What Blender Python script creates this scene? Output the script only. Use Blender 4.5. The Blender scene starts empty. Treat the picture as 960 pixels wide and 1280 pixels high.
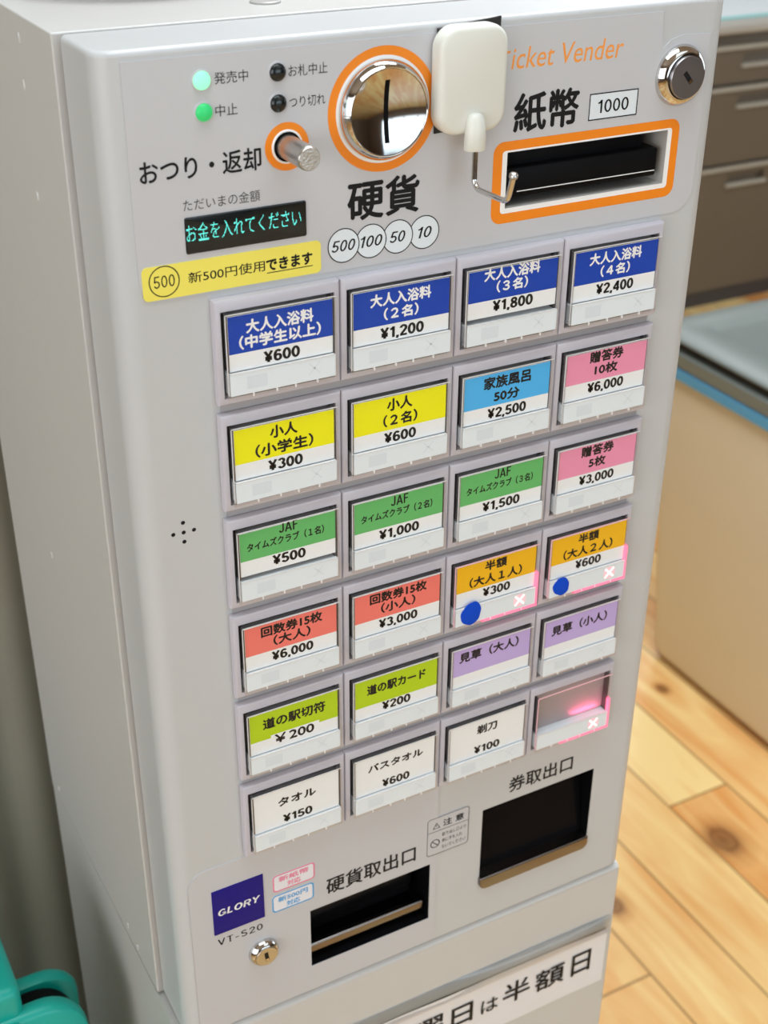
import bpy, bmesh, math, random
from mathutils import Vector, Matrix
from mathutils.bvhtree import BVHTree

# ------------------------------------------------------------------ camera, world, lights, exposure
S = bpy.context.scene
COL = S.collection
ZO = 1.18909                      # height of the top edge of the button grid above the floor

cd = bpy.data.cameras.new('camera')
cam = bpy.data.objects.new('camera', cd)
COL.objects.link(cam)
CP = Vector((-0.17700, -0.46885, 1.3800))
PITCH, YAW, ROLL = math.radians(-29.875), math.radians(28.469), math.radians(0.4533)
fw = Vector((math.cos(PITCH) * math.sin(YAW), math.cos(PITCH) * math.cos(YAW), math.sin(PITCH)))
rt0 = Vector((math.cos(YAW), -math.sin(YAW), 0))
up0 = rt0.cross(fw)
rt = rt0 * math.cos(ROLL) + up0 * math.sin(ROLL)
up = rt.cross(fw)
M = Matrix((rt, up, -fw)).transposed().to_4x4()
M.translation = CP
cam.matrix_world = M
cd.sensor_fit = 'VERTICAL'
cd.sensor_height = 36.0
cd.sensor_width = 27.0
cd.lens = 1673.9 / 1280.0 * 36.0
cd.clip_start = 0.02
cd.dof.use_dof = True
cd.dof.focus_distance = 0.60
cd.dof.aperture_fstop = 15.0
S.camera = cam

w = bpy.data.worlds.new('world')
S.world = w
w.use_nodes = True
bgn = w.node_tree.nodes['Background']
bgn.inputs[0].default_value = (0.86, 0.93, 1.0, 1)
bgn.inputs[1].default_value = 1.6


def area(name, loc, target, sx, sy, watts, color=(1, 1, 1)):
    l = bpy.data.lights.new(name, 'AREA')
    l.shape = 'RECTANGLE'
    l.size, l.size_y, l.energy, l.color = sx, sy, watts, color
    o = bpy.data.objects.new(name, l)
    COL.objects.link(o)
    o.location = loc
    d = Vector(target) - Vector(loc)
    o.rotation_euler = d.to_track_quat('-Z', 'Y').to_euler()
    return o


area('unseen_ceiling_light', (0.9, -1.5, 2.64), (0.9, -1.5, 0), 1.3, 1.3, 7, (0.82, 0.95, 1.0))
area('unseen_ceiling_light', (0.75, 0.75, 2.64), (0.75, 0.75, 0), 1.0, 1.0, 40, (0.94, 0.97, 1.0))  # added overhead to brighten the floor and the chest side
area('unseen_ceiling_light', (-0.1, -0.35, 2.64), (-0.1, -0.35, 0), 1.3, 0.6, 14, (0.84, 0.95, 1.0))  # unseen, set right above to brighten the machine top
area('unseen_ceiling_light', (2.8, 3.0, 2.64), (2.8, 3.0, 0), 1.0, 0.6, 22, (0.92, 0.97, 1.0))  # added overhead to brighten the desk mat
area('added_daylight', (1.2, -4.7, 1.6), (0.6, 0, 0.9), 3.4, 1.9, 33, (0.70, 0.885, 1.0))  # added daylight from out of view, for the machine front
area('added_daylight', (4.7, 0.2, 1.5), (1.0, 0.4, 0.7), 2.4, 1.7, 12, (0.84, 0.95, 1.0))  # added daylight from out of view on the right
area('added_daylight', (-2.4, -1.4, 1.5), (0, 0.1, 1.0), 2.4, 1.7, 29, (0.98, 0.95, 0.92))  # added daylight that lifts the left side of the machine

S.view_settings.view_transform = 'Standard'
S.view_settings.look = 'None'
S.view_settings.gamma = 1
S.view_settings.use_curve_mapping = False
S.view_settings.exposure = 0.09


# ------------------------------------------------------------------ materials
def s2l(c):
    c /= 255.0
    return c / 12.92 if c <= 0.04045 else ((c + 0.055) / 1.055) ** 2.4


def ph(r, g, b, k=1.25):
    return tuple(min(0.93, s2l(v) * k) for v in (r, g, b))


def pbr(name, color, rough=0.4, metal=0.0, spec=0.5, noise=None, bump=None, emit=None, estr=0.0, coat=0.0):
    m = bpy.data.materials.new(name)
    m.use_nodes = True
    nt = m.node_tree
    b = nt.nodes['Principled BSDF']
    b.inputs['Base Color'].default_value = (*color, 1)
    b.inputs['Roughness'].default_value = rough
    b.inputs['Metallic'].default_value = metal
    b.inputs['Specular IOR Level'].default_value = spec
    b.inputs['Coat Weight'].default_value = coat
    if emit:
        b.inputs['Emission Color'].default_value = (*emit, 1)
        b.inputs['Emission Strength'].default_value = estr
    tc = None
    if noise or bump:
        tc = nt.nodes.new('ShaderNodeTexCoord')
    if noise:
        sc, amt = noise
        n = nt.nodes.new('ShaderNodeTexNoise')
        n.inputs['Scale'].default_value = sc
        n.inputs['Detail'].default_value = 4
        nt.links.new(tc.outputs['Object'], n.inputs['Vector'])
        r = nt.nodes.new('ShaderNodeMapRange')
        r.inputs['To Min'].default_value = 1 - amt
        r.inputs['To Max'].default_value = 1 + amt
        nt.links.new(n.outputs['Fac'], r.inputs['Value'])
        mx = nt.nodes.new('ShaderNodeMix')
        mx.data_type = 'RGBA'
        mx.blend_type = 'MULTIPLY'
        mx.inputs['Factor'].default_value = 1
        mx.inputs['A'].default_value = (*color, 1)
        nt.links.new(r.outputs['Result'], mx.inputs['B'])
        nt.links.new(mx.outputs['Result'], b.inputs['Base Color'])
    if bump:
        sc, st = bump
        n = nt.nodes.new('ShaderNodeTexNoise')
        n.inputs['Scale'].default_value = sc
        n.inputs['Detail'].default_value = 2
        nt.links.new(tc.outputs['Object'], n.inputs['Vector'])
        bp = nt.nodes.new('ShaderNodeBump')
        bp.inputs['Strength'].default_value = st
        bp.inputs['Distance'].default_value = 0.001
        nt.links.new(n.outputs['Fac'], bp.inputs['Height'])
        nt.links.new(bp.outputs['Normal'], b.inputs['Normal'])
    return m


def clear(name, tint, refl=1.0, rough=0.02, ior=1.45, flat=None):
    """thin clear acrylic: lets light straight through, mirrors by Fresnel"""
    m = bpy.data.materials.new(name)
    m.use_nodes = True
    nt = m.node_tree
    nt.nodes.remove(nt.nodes['Principled BSDF'])
    out = nt.nodes['Material Output']
    tr = nt.nodes.new('ShaderNodeBsdfTransparent')
    tr.inputs[0].default_value = (*tint, 1)
    gl = nt.nodes.new('ShaderNodeBsdfGlossy')
    gl.inputs['Roughness'].default_value = rough
    gl.inputs['Color'].default_value = (refl, refl, refl, 1)
    fr = nt.nodes.new('ShaderNodeFresnel')
    fr.inputs['IOR'].default_value = ior
    mx = nt.nodes.new('ShaderNodeMixShader')
    if flat is None:
        nt.links.new(fr.outputs[0], mx.inputs[0])
    else:
        mx.inputs[0].default_value = flat
    nt.links.new(tr.outputs[0], mx.inputs[1])
    nt.links.new(gl.outputs[0], mx.inputs[2])
    nt.links.new(mx.outputs[0], out.inputs['Surface'])
    return m


def glow(name, c, s, base=None):
    return pbr(name, base or c, 0.4, emit=c, estr=s)


MT = {}
MT['paint'] = pbr('off_white_painted_steel', (0.60, 0.60, 0.595), 0.33, spec=0.5, bump=(900, 0.04), noise=(60, 0.012))
MT['door'] = pbr('off_white_moulded_plastic', (0.565, 0.58, 0.60), 0.30, spec=0.5, bump=(700, 0.03), noise=(45, 0.012))
MT['sheet'] = pbr('printed_face_sheet', (0.575, 0.58, 0.615), 0.38, spec=0.45)
MT['bezel'] = pbr('lilac_grey_plastic', (0.565, 0.545, 0.61), 0.33)
MT['recess'] = pbr('dark_grey_plastic', (0.05, 0.047, 0.05), 0.4)
MT['lining'] = pbr('light_grey_lining', (0.50, 0.49, 0.47), 0.3)
MT['rail'] = pbr('shade_grey_rail', (0.40, 0.385, 0.40), 0.4)  # darker than the door: shade between the rows painted in
MT['cavity'] = pbr('mid_grey_plastic', (0.26, 0.25, 0.26), 0.4)
MT['rim'] = pbr('pale_highlight_rim', (0.78, 0.78, 0.79), 0.2)  # pale colour paints the highlights along the clear cover edges
MT['ink'] = pbr('black_print', (0.006, 0.006, 0.008), 0.55, spec=0.25)
MT['greyink'] = pbr('dark_grey_print', (0.05, 0.05, 0.055), 0.5)
MT['orange'] = pbr('orange_print', ph(246, 120, 0, 1.35), 0.45)
MT['orangetext'] = pbr('orange_letters', ph(232, 140, 58, 1.3), 0.5)
MT['palefill'] = pbr('pale_blue_print', ph(205, 213, 220, 1.25), 0.45)
MT['white'] = pbr('white_print', (0.92, 0.92, 0.93), 0.5)
MT['strip'] = pbr('white_translucent_plastic', (0.80, 0.87, 0.93), 0.35)
MT['faint'] = pbr('faint_grey_mark', (0.73, 0.80, 0.87), 0.35)
MT['acrylic'] = clear('clear_acrylic', (0.995, 0.995, 0.995), 0.9, flat=0.018)
MT['edge'] = clear('clear_acrylic_edge', (0.975, 0.975, 0.975), 1.0, 0.06, flat=0.09)
MT['litedge'] = glow('pink_lit_acrylic_edge', (1.0, 0.12, 0.27), 0.8, (0.7, 0.25, 0.35))
MT['litedge_soft'] = glow('soft_pink_lit_acrylic_edge', (1.0, 0.34, 0.42), 0.30, (0.6, 0.42, 0.46))
MT['cross'] = glow('lit_cross_lamp', (1.0, 0.80, 0.74), 1.2)
MT['crosshalo'] = glow('pink_cross_halo', (1.0, 0.42, 0.50), 0.30, (0.85, 0.62, 0.68))
MT['chrome'] = pbr('polished_chrome', (0.66, 0.65, 0.64), 0.07, 1.0)
MT['bronze'] = pbr('dull_polished_steel', (0.23, 0.20, 0.19), 0.22, 1.0)
MT['steel'] = pbr('brushed_steel', (0.55, 0.53, 0.50), 0.28, 1.0, bump=(1400, 0.15))
MT['darksteel'] = pbr('dark_turned_steel', (0.30, 0.285, 0.30), 0.3, 1.0)
MT['black'] = pbr('black_plastic', (0.004, 0.004, 0.005), 0.5, spec=0.08)
MT['gloss'] = pbr('gloss_black_plastic', (0.005, 0.005, 0.006), 0.16, spec=0.05)
MT['led'] = glow('lit_green_lamp', (0.30, 1.0, 0.52), 1.0, (0.12, 0.6, 0.32))
MT['leddim'] = glow('green_lamp', (0.02, 0.62, 0.16), 0.35, (0.03, 0.5, 0.15))
MT['ledoff'] = pbr('dark_lamp', (0.008, 0.012, 0.014), 0.2)
MT['vfd'] = glow('cyan_display_dots', (0.13, 0.95, 0.80), 1.0, (0.05, 0.3, 0.28))
MT['screen'] = pbr('dark_display_glass', (0.006, 0.010, 0.012), 0.12)
MT['yellow'] = pbr('yellow_sticker', ph(234, 216, 92, 1.2), 0.45)
MT['navy'] = pbr('navy_plate', (0.010, 0.005, 0.21), 0.5, spec=0.2)
MT['pinkline'] = pbr('pink_print', ph(214, 120, 150, 1.25), 0.5)
MT['blueline'] = pbr('light_blue_print', ph(60, 148, 205, 1.25), 0.5)
MT['stickerwhite'] = pbr('white_sticker', ph(214, 214, 222, 1.25), 0.4)
MT['bluedot'] = pbr('blue_sticker', (0.0, 0.065, 0.62), 0.7, spec=0.2)
MT['hookwhite'] = pbr('cream_white_plastic', (0.76, 0.765, 0.71), 0.3)
MT['tape'] = pbr('black_tape', (0.012, 0.012, 0.012), 0.6)
MT['paper'] = pbr('white_paper', ph(214, 212, 214, 1.22), 0.6, noise=(80, 0.02))
MT['cleartape'] = clear('clear_tape', (0.96, 0.96, 0.96), 1.0, 0.12)
MT['brown'] = pbr('brown_wood', ph(96, 66, 50, 1.1), 0.5, noise=(90, 0.25))
MT['plug'] = pbr('grey_plug_plastic', ph(190, 188, 186, 0.8), 0.4)
MT['teal'] = pbr('teal_plastic', (0.003, 0.40, 0.33), 0.34, noise=(30, 0.06), bump=(300, 0.05))
CARD = {
    'blue': (0.010, 0.062, 0.46), 'yellow': ph(232, 216, 18, 1.3), 'sky': ph(72, 164, 220, 1.3),
    'pink': ph(220, 138, 168, 1.25), 'green': ph(92, 168, 98, 1.3), 'amber': ph(224, 168, 28, 1.3),
    'salmon': ph(228, 112, 102, 1.3), 'lime': ph(166, 192, 30, 1.3), 'lavender': ph(178, 158, 208, 1.25),
}
for k, v in CARD.items():
    MT['card_' + k] = pbr(k + '_card_print', v, 0.55, spec=0.15)
MT['card'] = pbr('white_card', (0.90, 0.915, 0.93), 0.55, noise=(300, 0.012))
MT['blank'] = pbr('grey_button_interior', (0.36, 0.31, 0.32), 0.35)

# wood floor: boards along Y, 111 mm wide, with joints, grain and knots


def floor_mat():
    m = bpy.data.materials.new('pine_floor_boards')
    m.use_nodes = True
    nt = m.node_tree
    N, L = nt.nodes, nt.links
    b = N['Principled BSDF']
    geo = N.new('ShaderNodeTexCoord')
    sep = N.new('ShaderNodeSeparateXYZ')
    L.new(geo.outputs['Object'], sep.inputs[0])

    def math_(op, a, c=None, d=None):
        n = N.new('ShaderNodeMath')
        n.operation = op
        for i, v in enumerate((a, c, d)):
            if v is None:
                continue
            if isinstance(v, (int, float)):
                n.inputs[i].default_value = v
            else:
                L.new(v, n.inputs[i])
        return n.outputs[0]
    bx = math_('DIVIDE', math_('SUBTRACT', sep.outputs['X'], 0.706), 0.1105)
    row = math_('FLOOR', bx)
    fx = math_('SUBTRACT', bx, row)
    wn = N.new('ShaderNodeTexWhiteNoise')
    wn.noise_dimensions = '1D'
    L.new(row, wn.inputs['W'])
    # joints along Y every 1.82 m, staggered; row -1 has one at y = 0.425
    off = math_('MULTIPLY', math_('ADD', row, 1.0), 0.377)
    by = math_('DIVIDE', math_('SUBTRACT', math_('SUBTRACT', sep.outputs['Y'], 0.425), math_('MULTIPLY', off, 1.82)), 1.82)
    ry = math_('FLOOR', by)
    fy = math_('SUBTRACT', by, ry)
    ex = math_('MINIMUM', fx, math_('SUBTRACT', 1.0, fx))
    ey = math_('MULTIPLY', math_('MINIMUM', fy, math_('SUBTRACT', 1.0, fy)), 1.82 / 0.1105)
    edge = math_('MINIMUM', ex, ey)
    gap = N.new('ShaderNodeMapRange')
    gap.inputs['From Min'].default_value = 0.006
    gap.inputs['From Max'].default_value = 0.022
    L.new(edge, gap.inputs['Value'])
    wn2 = N.new('ShaderNodeTexWhiteNoise')
    wn2.noise_dimensions = '2D'
    cmb0 = N.new('ShaderNodeCombineXYZ')
    L.new(row, cmb0.inputs[0])
    L.new(ry, cmb0.inputs[1])
    L.new(cmb0.outputs[0], wn2.inputs['Vector'])
    # grain
    cmb = N.new('ShaderNodeCombineXYZ')
    L.new(math_('MULTIPLY', sep.outputs['X'], 22.0), cmb.inputs[0])
    L.new(math_('MULTIPLY', sep.outputs['Y'], 2.4), cmb.inputs[1])
    L.new(math_('MULTIPLY', wn2.outputs['Value'], 40.0), cmb.inputs[2])
    gr = N.new('ShaderNodeTexNoise')
    gr.inputs['Scale'].default_value = 1.0
    gr.inputs['Detail'].default_value = 6
    gr.inputs['Distortion'].default_value = 1.2
    L.new(cmb.outputs[0], gr.inputs['Vector'])
    wv = N.new('ShaderNodeTexNoise')
    wv.inputs['Scale'].default_value = 5.0
    wv.inputs['Detail'].default_value = 3
    L.new(geo.outputs['Object'], wv.inputs['Vector'])
    cr = N.new('ShaderNodeValToRGB')
    cr.color_ramp.elements[0].position = 0.30
    cr.color_ramp.elements[0].color = (*ph(206, 140, 74, 1.2), 1)
    cr.color_ramp.elements[1].position = 0.68
    cr.color_ramp.elements[1].color = (*ph(242, 198, 138, 1.25), 1)
    mixf = math_('ADD', math_('MULTIPLY', gr.outputs['Fac'], 0.65), math_('ADD', math_('MULTIPLY', wv.outputs['Fac'], 0.25), math_('SUBTRACT', math_('MULTIPLY', wn2.outputs['Value'], 0.34), 0.10)))
    L.new(mixf, cr.inputs[0])
    # knots, each at its own place and size
    rnd = random.Random(7)
    knots = [(0.953, 0.571, 0.021), (1.101, 0.899, 0.008), (0.735, 0.545, 0.013)]
    knots += [(rnd.uniform(-0.6, 3.6), rnd.uniform(-1.6, 3.2), rnd.uniform(0.008, 0.02)) for k in range(13)]
    knots = [k for i, k in enumerate(knots) if i < 3 or not (0.45 < k[0] < 1.35 and 0.1 < k[1] < 1.3)]
    wobb = math_('MULTIPLY', math_('SUBTRACT', gr.outputs['Fac'], 0.5), 0.9)
    best = None
    for (kx, ky, kr) in knots:
        dx = math_('DIVIDE', math_('SUBTRACT', sep.outputs['X'], kx), kr)
        dy = math_('DIVIDE', math_('SUBTRACT', sep.outputs['Y'], ky), kr * 1.3)
        d = math_('SQRT', math_('ADD', math_('MULTIPLY', dx, dx), math_('MULTIPLY', dy, dy)))
        best = d if best is None else math_('MINIMUM', best, d)
    kn = N.new('ShaderNodeValToRGB')
    e = kn.color_ramp.elements
    e[0].position, e[0].color = 0.0, (0.30, 0.22, 0.19, 1)
    e[1].position, e[1].color = 0.9, (1, 1, 1, 1)
    for p_, c_ in ((0.22, (0.42, 0.33, 0.29, 1)), (0.30, (0.30, 0.22, 0.19, 1)), (0.38, (0.52, 0.42, 0.37, 1)), (0.55, (0.80, 0.70, 0.62, 1))):
        x = e.new(p_)
        x.color = c_
    L.new(math_('DIVIDE', math_('ADD', best, wobb), 2.6), kn.inputs[0])
    mu = N.new('ShaderNodeMix')
    mu.data_type = 'RGBA'
    mu.blend_type = 'MULTIPLY'
    mu.inputs['Factor'].default_value = 1
    L.new(cr.outputs[0], mu.inputs['A'])
    L.new(kn.outputs[0], mu.inputs['B'])
    mg = N.new('ShaderNodeMix')
    mg.data_type = 'RGBA'
    mg.inputs['A'].default_value = (*ph(150, 108, 62, 1.0), 1)
    L.new(gap.outputs[0], mg.inputs['Factor'])
    L.new(mu.outputs['Result'], mg.inputs['B'])
    L.new(mg.outputs['Result'], b.inputs['Base Color'])
    b.inputs['Roughness'].default_value = 0.32
    return m


MT['floor'] = floor_mat()
MT['wall'] = pbr('olive_grey_wall_panel', ph(150, 146, 132, 1.0), 0.6, noise=(3, 0.05))
MT['plaster'] = pbr('warm_white_plaster', (0.55, 0.53, 0.50), 0.8, noise=(5, 0.03))
MT['panelling'] = pbr('brown_wood_panelling', (0.20, 0.15, 0.115), 0.55, noise=(4, 0.25))
MT['darkwood'] = pbr('brown_wood_ceiling', (0.42, 0.36, 0.30), 0.6, noise=(7, 0.15))
MT['desk'] = pbr('olive_grey_painted_steel', ph(104, 94, 80, 1.1), 0.5)
MT['desktop'] = pbr('grey_laminate', ph(178, 176, 170, 1.1), 0.4)
MT['deskdark'] = pbr('dark_grey_recess', (0.05, 0.05, 0.048), 0.5)
MT['desklip'] = pbr('light_grey_drawer_lip', ph(172, 170, 160, 1.1), 0.45)
MT['mat'] = pbr('pale_desk_mat', (0.80, 0.88, 0.93), 0.35)
MT['matedge'] = pbr('teal_mat_edge', ph(130, 208, 208, 1.2), 0.4)
MT['chest'] = pbr('beige_plastic', (0.88, 0.79, 0.62), 0.5, noise=(9, 0.03))
MT['chestlid'] = pbr('grey_lid_plastic', ph(132, 142, 140, 1.0), 0.4, noise=(6, 0.04))
MT['chestblue'] = pbr('light_blue_trim', ph(84, 160, 208, 1.35), 0.45)
MT['frame'] = pbr('window_frame_metal', (0.30, 0.27, 0.24), 0.4)
MT['glass'] = clear('window_glass', (0.97, 0.98, 0.98), 1.0)

# ------------------------------------------------------------------ mesh building


def tag(o, label=None, cat=None, group=None, kind=None):
    if label:
        o['label'] = label
    if cat:
        o['category'] = cat
    if group:
        o['group'] = group
    if kind:
        o['kind'] = kind
    return o


def wloc(o):
    l = Vector(o.location)
    p = o.parent
    while p:
        l += Vector(p.location)
        p = p.parent
    return l


def empty(name, loc, **kw):
    o = bpy.data.objects.new(name, None)
    COL.objects.link(o)
    o.empty_display_size = 0.02
    o.location = loc
    return tag(o, **kw)


def text_mesh(s, bold=0.0, shear=0.0, spacing=1.0):
    c = bpy.data.curves.new('txt', 'FONT')
    c.body = s
    c.offset = bold
    c.shear = shear
    c.space_character = spacing
    c.resolution_u = 4
    o = bpy.data.objects.new('txt', c)
    COL.objects.link(o)
    dg = bpy.context.evaluated_depsgraph_get()
    dg.update()
    me = bpy.data.meshes.new_from_object(o.evaluated_get(dg))
    vs = [(v.co.x, v.co.y) for v in me.vertices]
    fs = [tuple(p.vertices) for p in me.polygons]
    bpy.data.objects.remove(o)
    bpy.data.curves.remove(c)
    bpy.data.meshes.remove(me)
    return vs, fs


def rrect(x0, x1, z0, z1, r, n=6):
    if not isinstance(r, (tuple, list)) and r <= 0:
        return [(x0, z0), (x1, z0), (x1, z1), (x0, z1)]
    rr = r if isinstance(r, (tuple, list)) else (r, r, r, r)   # bl br tr tl
    out = []
    for (cx, cz, a0, q) in ((x0, z0, 180, rr[0]), (x1, z0, 270, rr[1]), (x1, z1, 0, rr[2]), (x0, z1, 90, rr[3])):
        sx = 1 if cx == x0 else -1
        sz = 1 if cz == z0 else -1
        if q <= 0:
            out.append((cx, cz))
            continue
        for i in range(n + 1):
            a = math.radians(a0 + 90 * i / n)
            out.append((cx + sx * q + q * math.cos(a), cz + sz * q + q * math.sin(a)))
    return out


def circle(cx, cz, r, n=40, rz=None):
    return [(cx + r * math.cos(2 * math.pi * i / n), cz + (rz or r) * math.sin(2 * math.pi * i / n)) for i in range(n)]


def arc(cx, cy, rx, ry, a0, a1, n=18):
    return [(cx + rx * math.cos(math.radians(a0 + (a1 - a0) * i / n)), cy + ry * math.sin(math.radians(a0 + (a1 - a0) * i / n))) for i in range(n + 1)]


GLYPH = {   # width, strokes on a unit-high body (plain grotesque digits and capitals)
    '0': (0.52, [arc(0.26, 0.5, 0.19, 0.43, 0, 360, 28)]),
    '1': (0.40, [[(0.27, 0), (0.27, 1.0)], [(0.04, 0.76), (0.17, 0.80), (0.25, 0.93)]]),
    '2': (0.52, [arc(0.26, 0.71, 0.185, 0.22, 175, -35) + [(0.09, 0.10)], [(0.03, 0.07), (0.51, 0.07)]]),
    '3': (0.52, [arc(0.255, 0.735, 0.165, 0.195, 165, -90), arc(0.26, 0.285, 0.19, 0.215, 90, -165)]),
    '4': (0.54, [[(0.385, 0), (0.385, 1.0)], [(0.36, 0.93), (0.06, 0.32)], [(0.01, 0.27), (0.53, 0.27)]]),
    '5': (0.52, [[(0.11, 0.93), (0.48, 0.93)], [(0.135, 0.95), (0.085, 0.47)], arc(0.25, 0.315, 0.195, 0.245, 140, -160)]),
    '6': (0.52, [arc(0.265, 0.315, 0.185, 0.245, 0, 360, 26), arc(0.28, 0.50, 0.205, 0.43, 45, 200)]),
    '8': (0.52, [arc(0.26, 0.745, 0.155, 0.185, 0, 360, 24), arc(0.26, 0.285, 0.185, 0.215, 0, 360, 24)]),
    '¥': (0.56, [[(0.05, 1.0), (0.28, 0.50)], [(0.51, 1.0), (0.28, 0.50)], [(0.28, 0.54), (0.28, 0)], [(0.06, 0.43), (0.50, 0.43)], [(0.06, 0.24), (0.50, 0.24)]]),
    ',': (0.18, [[(0.09, 0.14), (0.09, 0.0), (0.04, -0.14)]]),
    '-': (0.36, [[(0.03, 0.36), (0.33, 0.36)]]),
    'J': (0.46, [[(0.37, 1.0), (0.37, 0.26)] + arc(0.22, 0.26, 0.15, 0.19, 0, -175)]),
    'A': (0.60, [[(0.05, 0), (0.30, 0.97)], [(0.55, 0), (0.30, 0.97)], [(0.13, 0.29), (0.47, 0.29)]]),
    'F': (0.48, [[(0.09, 0), (0.09, 1.0)], [(0.09, 0.93), (0.46, 0.93)], [(0.09, 0.52), (0.42, 0.52)]]),
    'V': (0.60, [[(0.05, 1.0), (0.30, 0.03)], [(0.55, 1.0), (0.30, 0.03)]]),
    'T': (0.56, [[(0.28, 0), (0.28, 1.0)], [(0.02, 0.93), (0.54, 0.93)]]),
    'S': (0.56, [arc(0.28, 0.735, 0.19, 0.20, 25, 270) + arc(0.28, 0.29, 0.20, 0.225, 90, -155)]),
    'G': (0.66, [arc(0.33, 0.5, 0.25, 0.43, 45, 320, 26), [(0.60, 0.44), (0.36, 0.44)], [(0.57, 0.46), (0.57, 0.08)]]),
    'L': (0.48, [[(0.09, 1.0), (0.09, 0)], [(0.09, 0.07), (0.46, 0.07)]]),
    'O': (0.68, [arc(0.34, 0.5, 0.26, 0.43, 0, 360, 28)]),
    'R': (0.60, [[(0.09, 0), (0.09, 1.0)], [(0.09, 0.93), (0.35, 0.93)] + arc(0.35, 0.705, 0.165, 0.225, 90, -90, 12) + [(0.09, 0.48)], [(0.33, 0.48), (0.54, 0)]]),
    'Y': (0.60, [[(0.05, 1.0), (0.30, 0.48)], [(0.55, 1.0), (0.30, 0.48)], [(0.30, 0.52), (0.30, 0)]]),
}


class MB:
    """collects shapes for ONE mesh object. Coordinates in metres (world); plane shapes face -Y."""

    def __init__(self, zo=0.0):
        self.bm = bmesh.new()
        self.mats = []
        self.zo = zo

    def mi(self, m):
        if m not in self.mats:
            self.mats.append(m)
        return self.mats.index(m)

    def v(self, x, y, z):
        return self.bm.verts.new((x, y, z + self.zo))

    def face(self, vs, m):
        try:
            f = self.bm.faces.new(vs)
            f.material_index = self.mi(m)
            return f
        except ValueError:
            return None

    def flat(self, pts, y, m):
        return self.face([self.v(x, y, z) for x, z in pts], m)

    def ring(self, outer, inner, y, m):
        n = len(outer)
        a = [self.v(x, y, z) for x, z in outer]
        b = [self.v(x, y, z) for x, z in inner]
        for i in range(n):
            j = (i + 1) % n
            self.face([a[i], a[j], b[j], b[i]], m)

    def loft(self, loops, m, cap0=True, cap1=True, closed=True):
        """loops of 3-D points, all the same length"""
        vs = [[self.v(*p) for p in lp] for lp in loops]
        n = len(loops[0])
        for a, b in zip(vs[:-1], vs[1:]):
            for i in range(n if closed else n - 1):
                j = (i + 1) % n
                self.face([a[i], a[j], b[j], b[i]], m)
        if cap0:
            self.face(list(reversed(vs[0])), m)
        if cap1:
            self.face(vs[-1], m)

    def prism(self, pts, y0, y1, m, bevel=0.0):
        """outline in XZ extruded from back y0 to front y1 (y1 < y0), the front rim rounded by bevel"""
        def inset(d):
            return offset(pts, d)
        loops = [[(x, y0, z) for x, z in pts]]
        if bevel > 0:
            for k in range(0, 5):
                a = math.pi / 2 * k / 4
                loops.append([(x, y1 + bevel * (1 - math.sin(a)), z) for x, z in inset(bevel * (1 - math.cos(a)))])
        else:
            loops.append([(x, y1, z) for x, z in pts])
        self.loft(loops, m)

    def box(self, x0, x1, y0, y1, z0, z1, m, bevel=0.0, seg=2):
        r = bmesh.ops.create_cube(self.bm, size=1.0)
        vs = r['verts']
        for v in vs:
            v.co = Vector(((x0 + x1) / 2 + v.co.x * (x1 - x0), (y0 + y1) / 2 + v.co.y * (y1 - y0), (z0 + z1) / 2 + self.zo + v.co.z * (z1 - z0)))
        fs = set(f for v in vs for f in v.link_faces)
        for f in fs:
            f.material_index = self.mi(m)
        if bevel > 0:
            es = list(set(e for v in vs for e in v.link_edges))
            bmesh.ops.bevel(self.bm, geom=es, offset=bevel, segments=seg, affect='EDGES', profile=0.5)
        return vs

    def liner(self, x0, x1, z0, z1, yf, yb, m, mback=None):
        """open-fronted box seen from inside"""
        x0, x1, z0, z1 = x0 + 8e-5, x1 - 8e-5, z0 + 8e-5, z1 - 8e-5
        f = [self.v(x0, yf, z0), self.v(x1, yf, z0), self.v(x1, yf, z1), self.v(x0, yf, z1)]
        b = [self.v(x0, yb, z0), self.v(x1, yb, z0), self.v(x1, yb, z1), self.v(x0, yb, z1)]
        for i in range(4):
            j = (i + 1) % 4
            self.face([f[j], f[i], b[i], b[j]], m)
        self.face(b, mback or m)

    def lathe(self, prof, cx, cz, m, n=48, cap=True):
        """prof: (radius, y) from the back forwards; axis along Y"""
        loops = [[(cx + r * math.cos(2 * math.pi * i / n), y, cz + r * math.sin(2 * math.pi * i / n)) for i in range(n)] for r, y in prof]
        self.loft(loops, m, cap0=False, cap1=cap)

    def tube(self, path, r, m, n=12, cap=True):
        path = [Vector(p) for p in path]
        loops = []
        prev = None
        for i, p in enumerate(path):
            t = (path[min(i + 1, len(path) - 1)] - path[max(i - 1, 0)]).normalized()
            if prev is None:
                a = t.orthogonal().normalized()
            else:
                a = (prev - t * prev.dot(t)).normalized()
            prev = a
            b = t.cross(a)
            rr = r[i] if isinstance(r, (list, tuple)) else r
            loops.append([tuple(p + (a * math.cos(2 * math.pi * k / n) + b * math.sin(2 * math.pi * k / n)) * rr) for k in range(n)])
        self.loft(loops, m, cap, cap)

    def text(self, s, x0, x1, z0, z1, y, m, bold=0.0, shear=0.0, spacing=1.0, smear=0.0):
        """letters fitted to the box x0..x1, z0..z1"""
        vs, fs = text_mesh(s, bold, shear, spacing)
        ax, bx = min(v[0] for v in vs), max(v[0] for v in vs)
        ay, by = min(v[1] for v in vs), max(v[1] for v in vs)
        sx, sz = (x1 - x0) / (bx - ax), (z1 - z0) / (by - ay)
        shifts = [(0, 0)] if not smear else [(0, 0), (smear, 0), (-smear, 0), (0, smear), (0, -smear)]
        for k, (dx, dz) in enumerate(shifts):
            nv = [self.v(x0 + (a - ax) * sx + dx, y - k * 0.000006, z0 + (b - ay) * sz + dz) for a, b in vs]
            for f in fs:
                self.face([nv[i] for i in f], m)

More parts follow.
